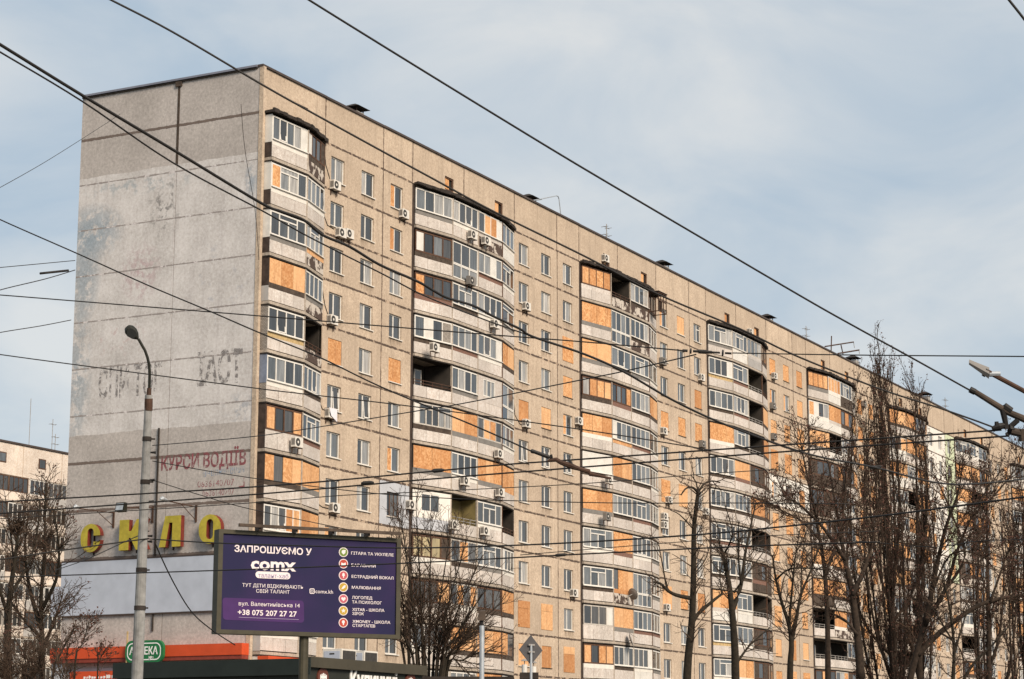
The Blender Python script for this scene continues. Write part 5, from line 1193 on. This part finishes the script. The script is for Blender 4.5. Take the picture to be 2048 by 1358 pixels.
# pruned tree with two stout side limbs
def limbs(t,defs,d):
    out=[]
    for pts,r0,r1,dj in defs:
        P=smooth([at(x,y,d+dj*(i/(len(pts)-1))) for i,(x,y) in enumerate(pts)],4); n=len(P); rad=[(r0+(r1-r0)*(q/(n-1))**.8)*.86 for q in range(n)]; t.limb.tube(P,rad,8); out.append((P,rad))
    return out
FINE=[dict(dens=1.5,ang=45,len=1.7,r=.032,n=4,wob=.16,trop=.05,**{'from':.3}),dict(dens=2.2,ang=45,len=.75,r=.014,n=3,wob=.2,rmin=.007),dict(dens=1.5,ang=45,len=.35,r=.009,n=2,rmin=.006)]
t=Tree(2); d=88; g=gpt(1374,d)
lb=limbs(t,[([(1372,1600),(1374,1358),(1384,1240),(1387,1150),(1388,1060),(1396,985)],.26,.09,0),([(1384,1197),(1352,1190),(1334,1180),(1322,1168),(1308,1164)],.11,.05,-1.5),([(1385,1240),(1402,1222),(1428,1200),(1444,1188)],.11,.06,1),([(1396,985),(1385,975),(1372,977),(1362,990)],.07,.03,-1),([(1396,985),(1408,968),(1424,962),(1440,965)],.06,.03,1),([(1396,985),(1392,965),(1382,950)],.05,.02,0),([(1334,1180),(1325,1130),(1318,1090)],.05,.02,0),([(1444,1188),(1440,1150),(1448,1120)],.04,.02,0),([(1387,1150),(1410,1120),(1420,1090)],.04,.02,1),([(1388,1060),(1360,1030),(1340,1020)],.035,.02,-1)],d)
for P,rad in lb: t.sub(P,rad,0,FINE)
t.finish('pruned_tree',g,'pruned bare tree with stout elbowed side limbs in front of the third window group')
t=Tree(3); d=92; g=gpt(1470,d)
lb=limbs(t,[([(1472,1600),(1471,1358),(1468,1270),(1462,1200),(1455,1150),(1446,1110),(1440,1090)],.27,.07,0),([(1465,1220),(1482,1170),(1490,1110),(1502,1050),(1512,1005)],.14,.03,2),([(1447,1110),(1460,1085),(1464,1060),(1450,1010)],.06,.02,-1),([(1468,1185),(1500,1140),(1530,1100)],.06,.02,1),([(1471,1330),(1500,1290),(1540,1255)],.08,.03,1),([(1440,1095),(1438,1060),(1425,1030)],.04,.015,0),([(1482,1170),(1476,1100),(1478,1040)],.06,.02,-1)],d)
for P,rad in lb: t.sub(P,rad,0,[dict(FINE[0],dens=2.0),FINE[1],FINE[2]])
t.finish('forked_tree',g,'slender bare forked tree before the fourth balcony stack')
BUDDY=[dict(dens=1.7,ang=40,len=2.3,r=.036,n=4,wob=.14,trop=.05,bud=.1,**{'from':.25}),dict(dens=2.6,ang=42,len=1.0,r=.015,n=3,wob=.18,rmin=.008,bud=.35,buds=.05),dict(dens=1.7,ang=45,len=.45,r=.010,n=2,rmin=.007,bud=.6,buds=.05)]
t=Tree(4); d=96; g=gpt(1582,d)
lb=limbs(t,[([(1582,1600),(1580,1358),(1583,1290),(1578,1250),(1565,1210),(1552,1160),(1545,1110)],.22,.04,0),([(1583,1285),(1592,1240),(1602,1190),(1622,1140),(1640,1090)],.13,.03,1),([(1578,1250),(1584,1180),(1590,1120),(1600,1060)],.09,.02,-1),([(1602,1190),(1604,1120),(1612,1070)],.06,.02,2),([(1552,1160),(1575,1140),(1610,1136),(1655,1140)],.06,.03,-1)],d)
for P,rad in lb: t.sub(P,rad,0,[dict(FINE[0],dens=1.9,len=2.1),FINE[1],FINE[2]])
t.finish('twiggy_tree',g,'small twiggy bare tree before the fourth window group')
t=Tree(5); d=104; g=gpt(1660,d)
lb=limbs(t,[([(1660,1600),(1656,1358),(1655,1250),(1650,1150),(1640,1080),(1625,1000),(1610,930),(1600,880)],.22,.03,0),([(1722,1358),(1715,1270),(1705,1190),(1690,1120),(1680,1060),(1668,990),(1655,920)],.28,.03,2),([(1690,1120),(1650,1060),(1600,1010),(1560,990)],.13,.03,-2),([(1705,1190),(1735,1120),(1748,1060),(1735,1000)],.14,.03,3),([(1650,1150),(1675,1080),(1690,1000),(1690,930)],.12,.03,2),([(1640,1080),(1600,1040),(1560,1020),(1530,1000)],.09,.02,-1),([(1715,1270),(1690,1240),(1660,1225)],.1,.03,1)],d)
for P,rad in lb: t.sub(P,rad,0,[dict(BUDDY[0],dens=2.0,len=3.0,r=.03),BUDDY[1],BUDDY[2]])
t.finish('budding_tree',g,'broad budding tree hiding the fifth balcony stack','bark2')
# columnar poplar
def poplar(seed,px,pyt,d,label,spread=1.0,leaders=7,lean=0,bark='bark2',dens=1.0):
    t=Tree(seed); g=gpt(px,d); top=at(px+lean,pyt,d); H=top.z
    P=smooth([g,g.lerp(top,.35),g.lerp(top,.7),top],5); n=len(P); rad=[.30*spread**.5*(1-q/(n-1))**1.2+.018 for q in range(n)]; t.limb.tube(P,rad,8)
    stems=[(P,rad,1)]
    for i in range(leaders):
        f=t.r.uniform(.08,.55); a=2*math.pi*(i*.382+t.r.uniform(-.08,.08)); p=g.lerp(top,f); Lh=H*(1-f)*t.r.uniform(.62,.93); off=t.r.uniform(.7,2.3)*spread*(1.15-f)
        sidev=Vector((math.cos(a),math.sin(a),0)); ed=(top-g).normalized(); Q=smooth([p,p+sidev*off*.7+ed*(Lh*.2),p+sidev*off*1.05+ed*(Lh*.6),p+sidev*off*.8+ed*Lh],4)
        m_=len(Q); rd=[.095*(1-q/(m_-1))+.015 for q in range(m_)]; t.limb.tube(Q,rd,6); stems.append((Q,rd,0))
    for Q,rd,main in stems:
        t.sub(Q,rd,0,[dict(dens=(1.9 if main else 1.25)*dens,ang=20,angv=7,len=3.0,r=.032,n=5,wob=.05,trop=.17,taper=.35,bud=.1,**{'from':.12}),dict(dens=1.9*dens,ang=24,len=1.1,r=.015,n=3,wob=.1,trop=.14,rmin=.008,bud=.4,buds=.05),dict(dens=1.0,ang=35,len=.45,r=.010,n=2,rmin=.007,bud=.6,buds=.05)])
    t.finish('poplar_tree',g,label,bark)
poplar(6,1793,690,128,'tall columnar poplar rising above the roofline',1.45,18,-36,dens=.95)
poplar(7,1836,800,134,'shorter columnar poplar just right of the tallest one',.8,6,-6,dens=.8)
poplar(8,1972,905,120,'slim columnar poplar before the far stacks near the picture edge',.75,6,0,dens=.8)
poplar(9,2046,985,112,'columnar poplar cut by the right picture edge',.8,6,0)
t=Tree(10); d=108; g=gpt(1815,d)
lb=limbs(t,[([(1812,1600),(1815,1400),(1830,1320),(1850,1250),(1890,1180),(1915,1100),(1945,1030),(1985,960)],.28,.03,0),([(1850,1250),(1870,1150),(1890,1060),(1915,990),(1925,930)],.20,.03,-2),([(1835,1310),(1880,1265),(1950,1215),(2010,1195),(2060,1190)],.20,.08,2),([(1890,1180),(1930,1110),(1900,1020),(1870,950)],.11,.03,2),([(1945,1030),(1980,1000),(2030,940),(2050,900)],.08,.02,1),([(1880,1265),(1915,1290),(1930,1330)],.07,.03,-1),([(1860,1200),(1900,1110),(1960,1110),(1990,1140)],.07,.03,-2),([(1980,1205),(2010,1120),(2030,1060)],.09,.03,1)],d)
for P,rad in lb: t.sub(P,rad,0,[dict(BUDDY[0],dens=2.0,len=3.2,r=.03),BUDDY[1],BUDDY[2]])
t.finish('spreading_tree',g,'spreading budding tree with long limbs sweeping to the right edge','bark2')
t=Tree(20); d=100; g=gpt(2000,d)
lb=limbs(t,[([(1905,1620),(1905,1400),(1908,1300),(1900,1220),(1885,1150)],.16,.04,0),([(1908,1310),(1925,1250),(1940,1210)],.08,.03,1),([(1905,1400),(1945,1330),(1985,1290),(2020,1250)],.10,.03,0),([(1910,1290),(1880,1240),(1860,1210)],.06,.03,-1)],d)
for P,rad in lb: t.sub(P,rad,0,FINE)
t.finish('young_tree',gpt(1905,d),'young bare tree at the bottom before the spreading tree')
# left: trees before the far block
t=Tree(11); d=96; g=gpt(12,d)
lb=limbs(t,[([(10,1600),(14,1358),(16,1250),(20,1190),(28,1130),(34,1085),(36,1055)],.27,.05,0),([(20,1190),(50,1140),(72,1080),(80,1000)],.12,.03,2),([(16,1230),(-10,1150),(-30,1080)],.12,.03,-1),([(28,1130),(20,1060),(10,990)],.06,.02,1)],d)
for P,rad in lb: t.sub(P,rad,0,[dict(FINE[0],dens=2.2,len=2.3),FINE[1],FINE[2]])
c_=at(35,1052,d)
for _ in range(260):
    p=c_+rvec(t.r)*.16; t.twig.tube([p-rvec(t.r).normalized()*.2,p+rvec(t.r).normalized()*.2],.014,3,cap=False)
t.finish('stout_tree',g,'stout bare tree with a dark twig nest at left edge')
t=Tree(12); d=104; g=gpt(85,d)
lb=limbs(t,[([(88,1600),(85,1358),(84,1280),(82,1200),(88,1120),(90,1040),(92,960)],.22,.035,0),([(84,1260),(60,1180),(50,1100),(58,1020)],.16,.03,1),([(83,1220),(112,1160),(118,1100),(108,1020)],.14,.03,-2),([(85,1300),(110,1240),(125,1190)],.1,.03,2),([(84,1280),(40,1230),(15,1190)],.1,.03,1)],d)
for P,rad in lb: t.sub(P,rad,0,[dict(BUDDY[0],dens=2.6,len=2.6),dict(BUDDY[1],bud=.12),dict(BUDDY[2],bud=.15)])
t.finish('bushy_tree',g,'bushy bare tree between the left edge and the end wall')
t=Tree(13); d=94; g=gpt(110,d)
lb=limbs(t,[([(95,1600),(105,1358),(120,1310),(142,1268),(150,1250)],.09,.03,0),([(140,1600),(150,1330),(164,1290),(172,1265),(178,1245)],.07,.02,1),([(60,1600),(60,1358),(50,1310),(30,1280)],.09,.03,0),([(200,1600),(195,1358),(200,1320),(212,1296)],.05,.02,0)],d)
for P,rad in lb: t.sub(P,rad,0,[dict(BUDDY[0],dens=1.7,len=1.4,r=.018),dict(BUDDY[1],len=.6,r=.010),dict(BUDDY[2],len=.3,r=.008)])
t.finish('sapling',g,'thin budding sapling shrub before the red pharmacy band')
t=Tree(14); d=90
for i in range(22):
    bx=t.r.uniform(-50,150); tx=bx+t.r.uniform(-26,26); hgt=max(0.15,1-abs(bx-70)/190); ty=1358-t.r.uniform(30,135)*hgt; dj=t.r.uniform(-3,3)
    b0=at(bx,1400,d+dj); e0=at(tx,ty,d+dj+t.r.uniform(-1,1)); gr=Vector((b0.x,b0.y,0)); P=smooth([gr,b0,e0],4); n=len(P); rad=[.05*(1-q/n)+.012 for q in range(n)]; t.twig.tube(P,rad,4,cap=False)
    t.sub(P,rad,0,[dict(dens=2.2,ang=32,len=1.6,r=.018,n=4,wob=.13,trop=.04,**{'from':.5}),dict(dens=3.2,ang=38,len=.8,r=.011,n=3,wob=.16,rmin=.007,bud=.12,buds=.03),dict(dens=1.8,ang=40,len=.35,r=.008,n=2,rmin=.006)])
t.finish('thicket',gpt(70,90),'low brown leafless thicket along the bottom left corner','bark','shrub')

finish_texts()
print('objects',len(bpy.data.objects))
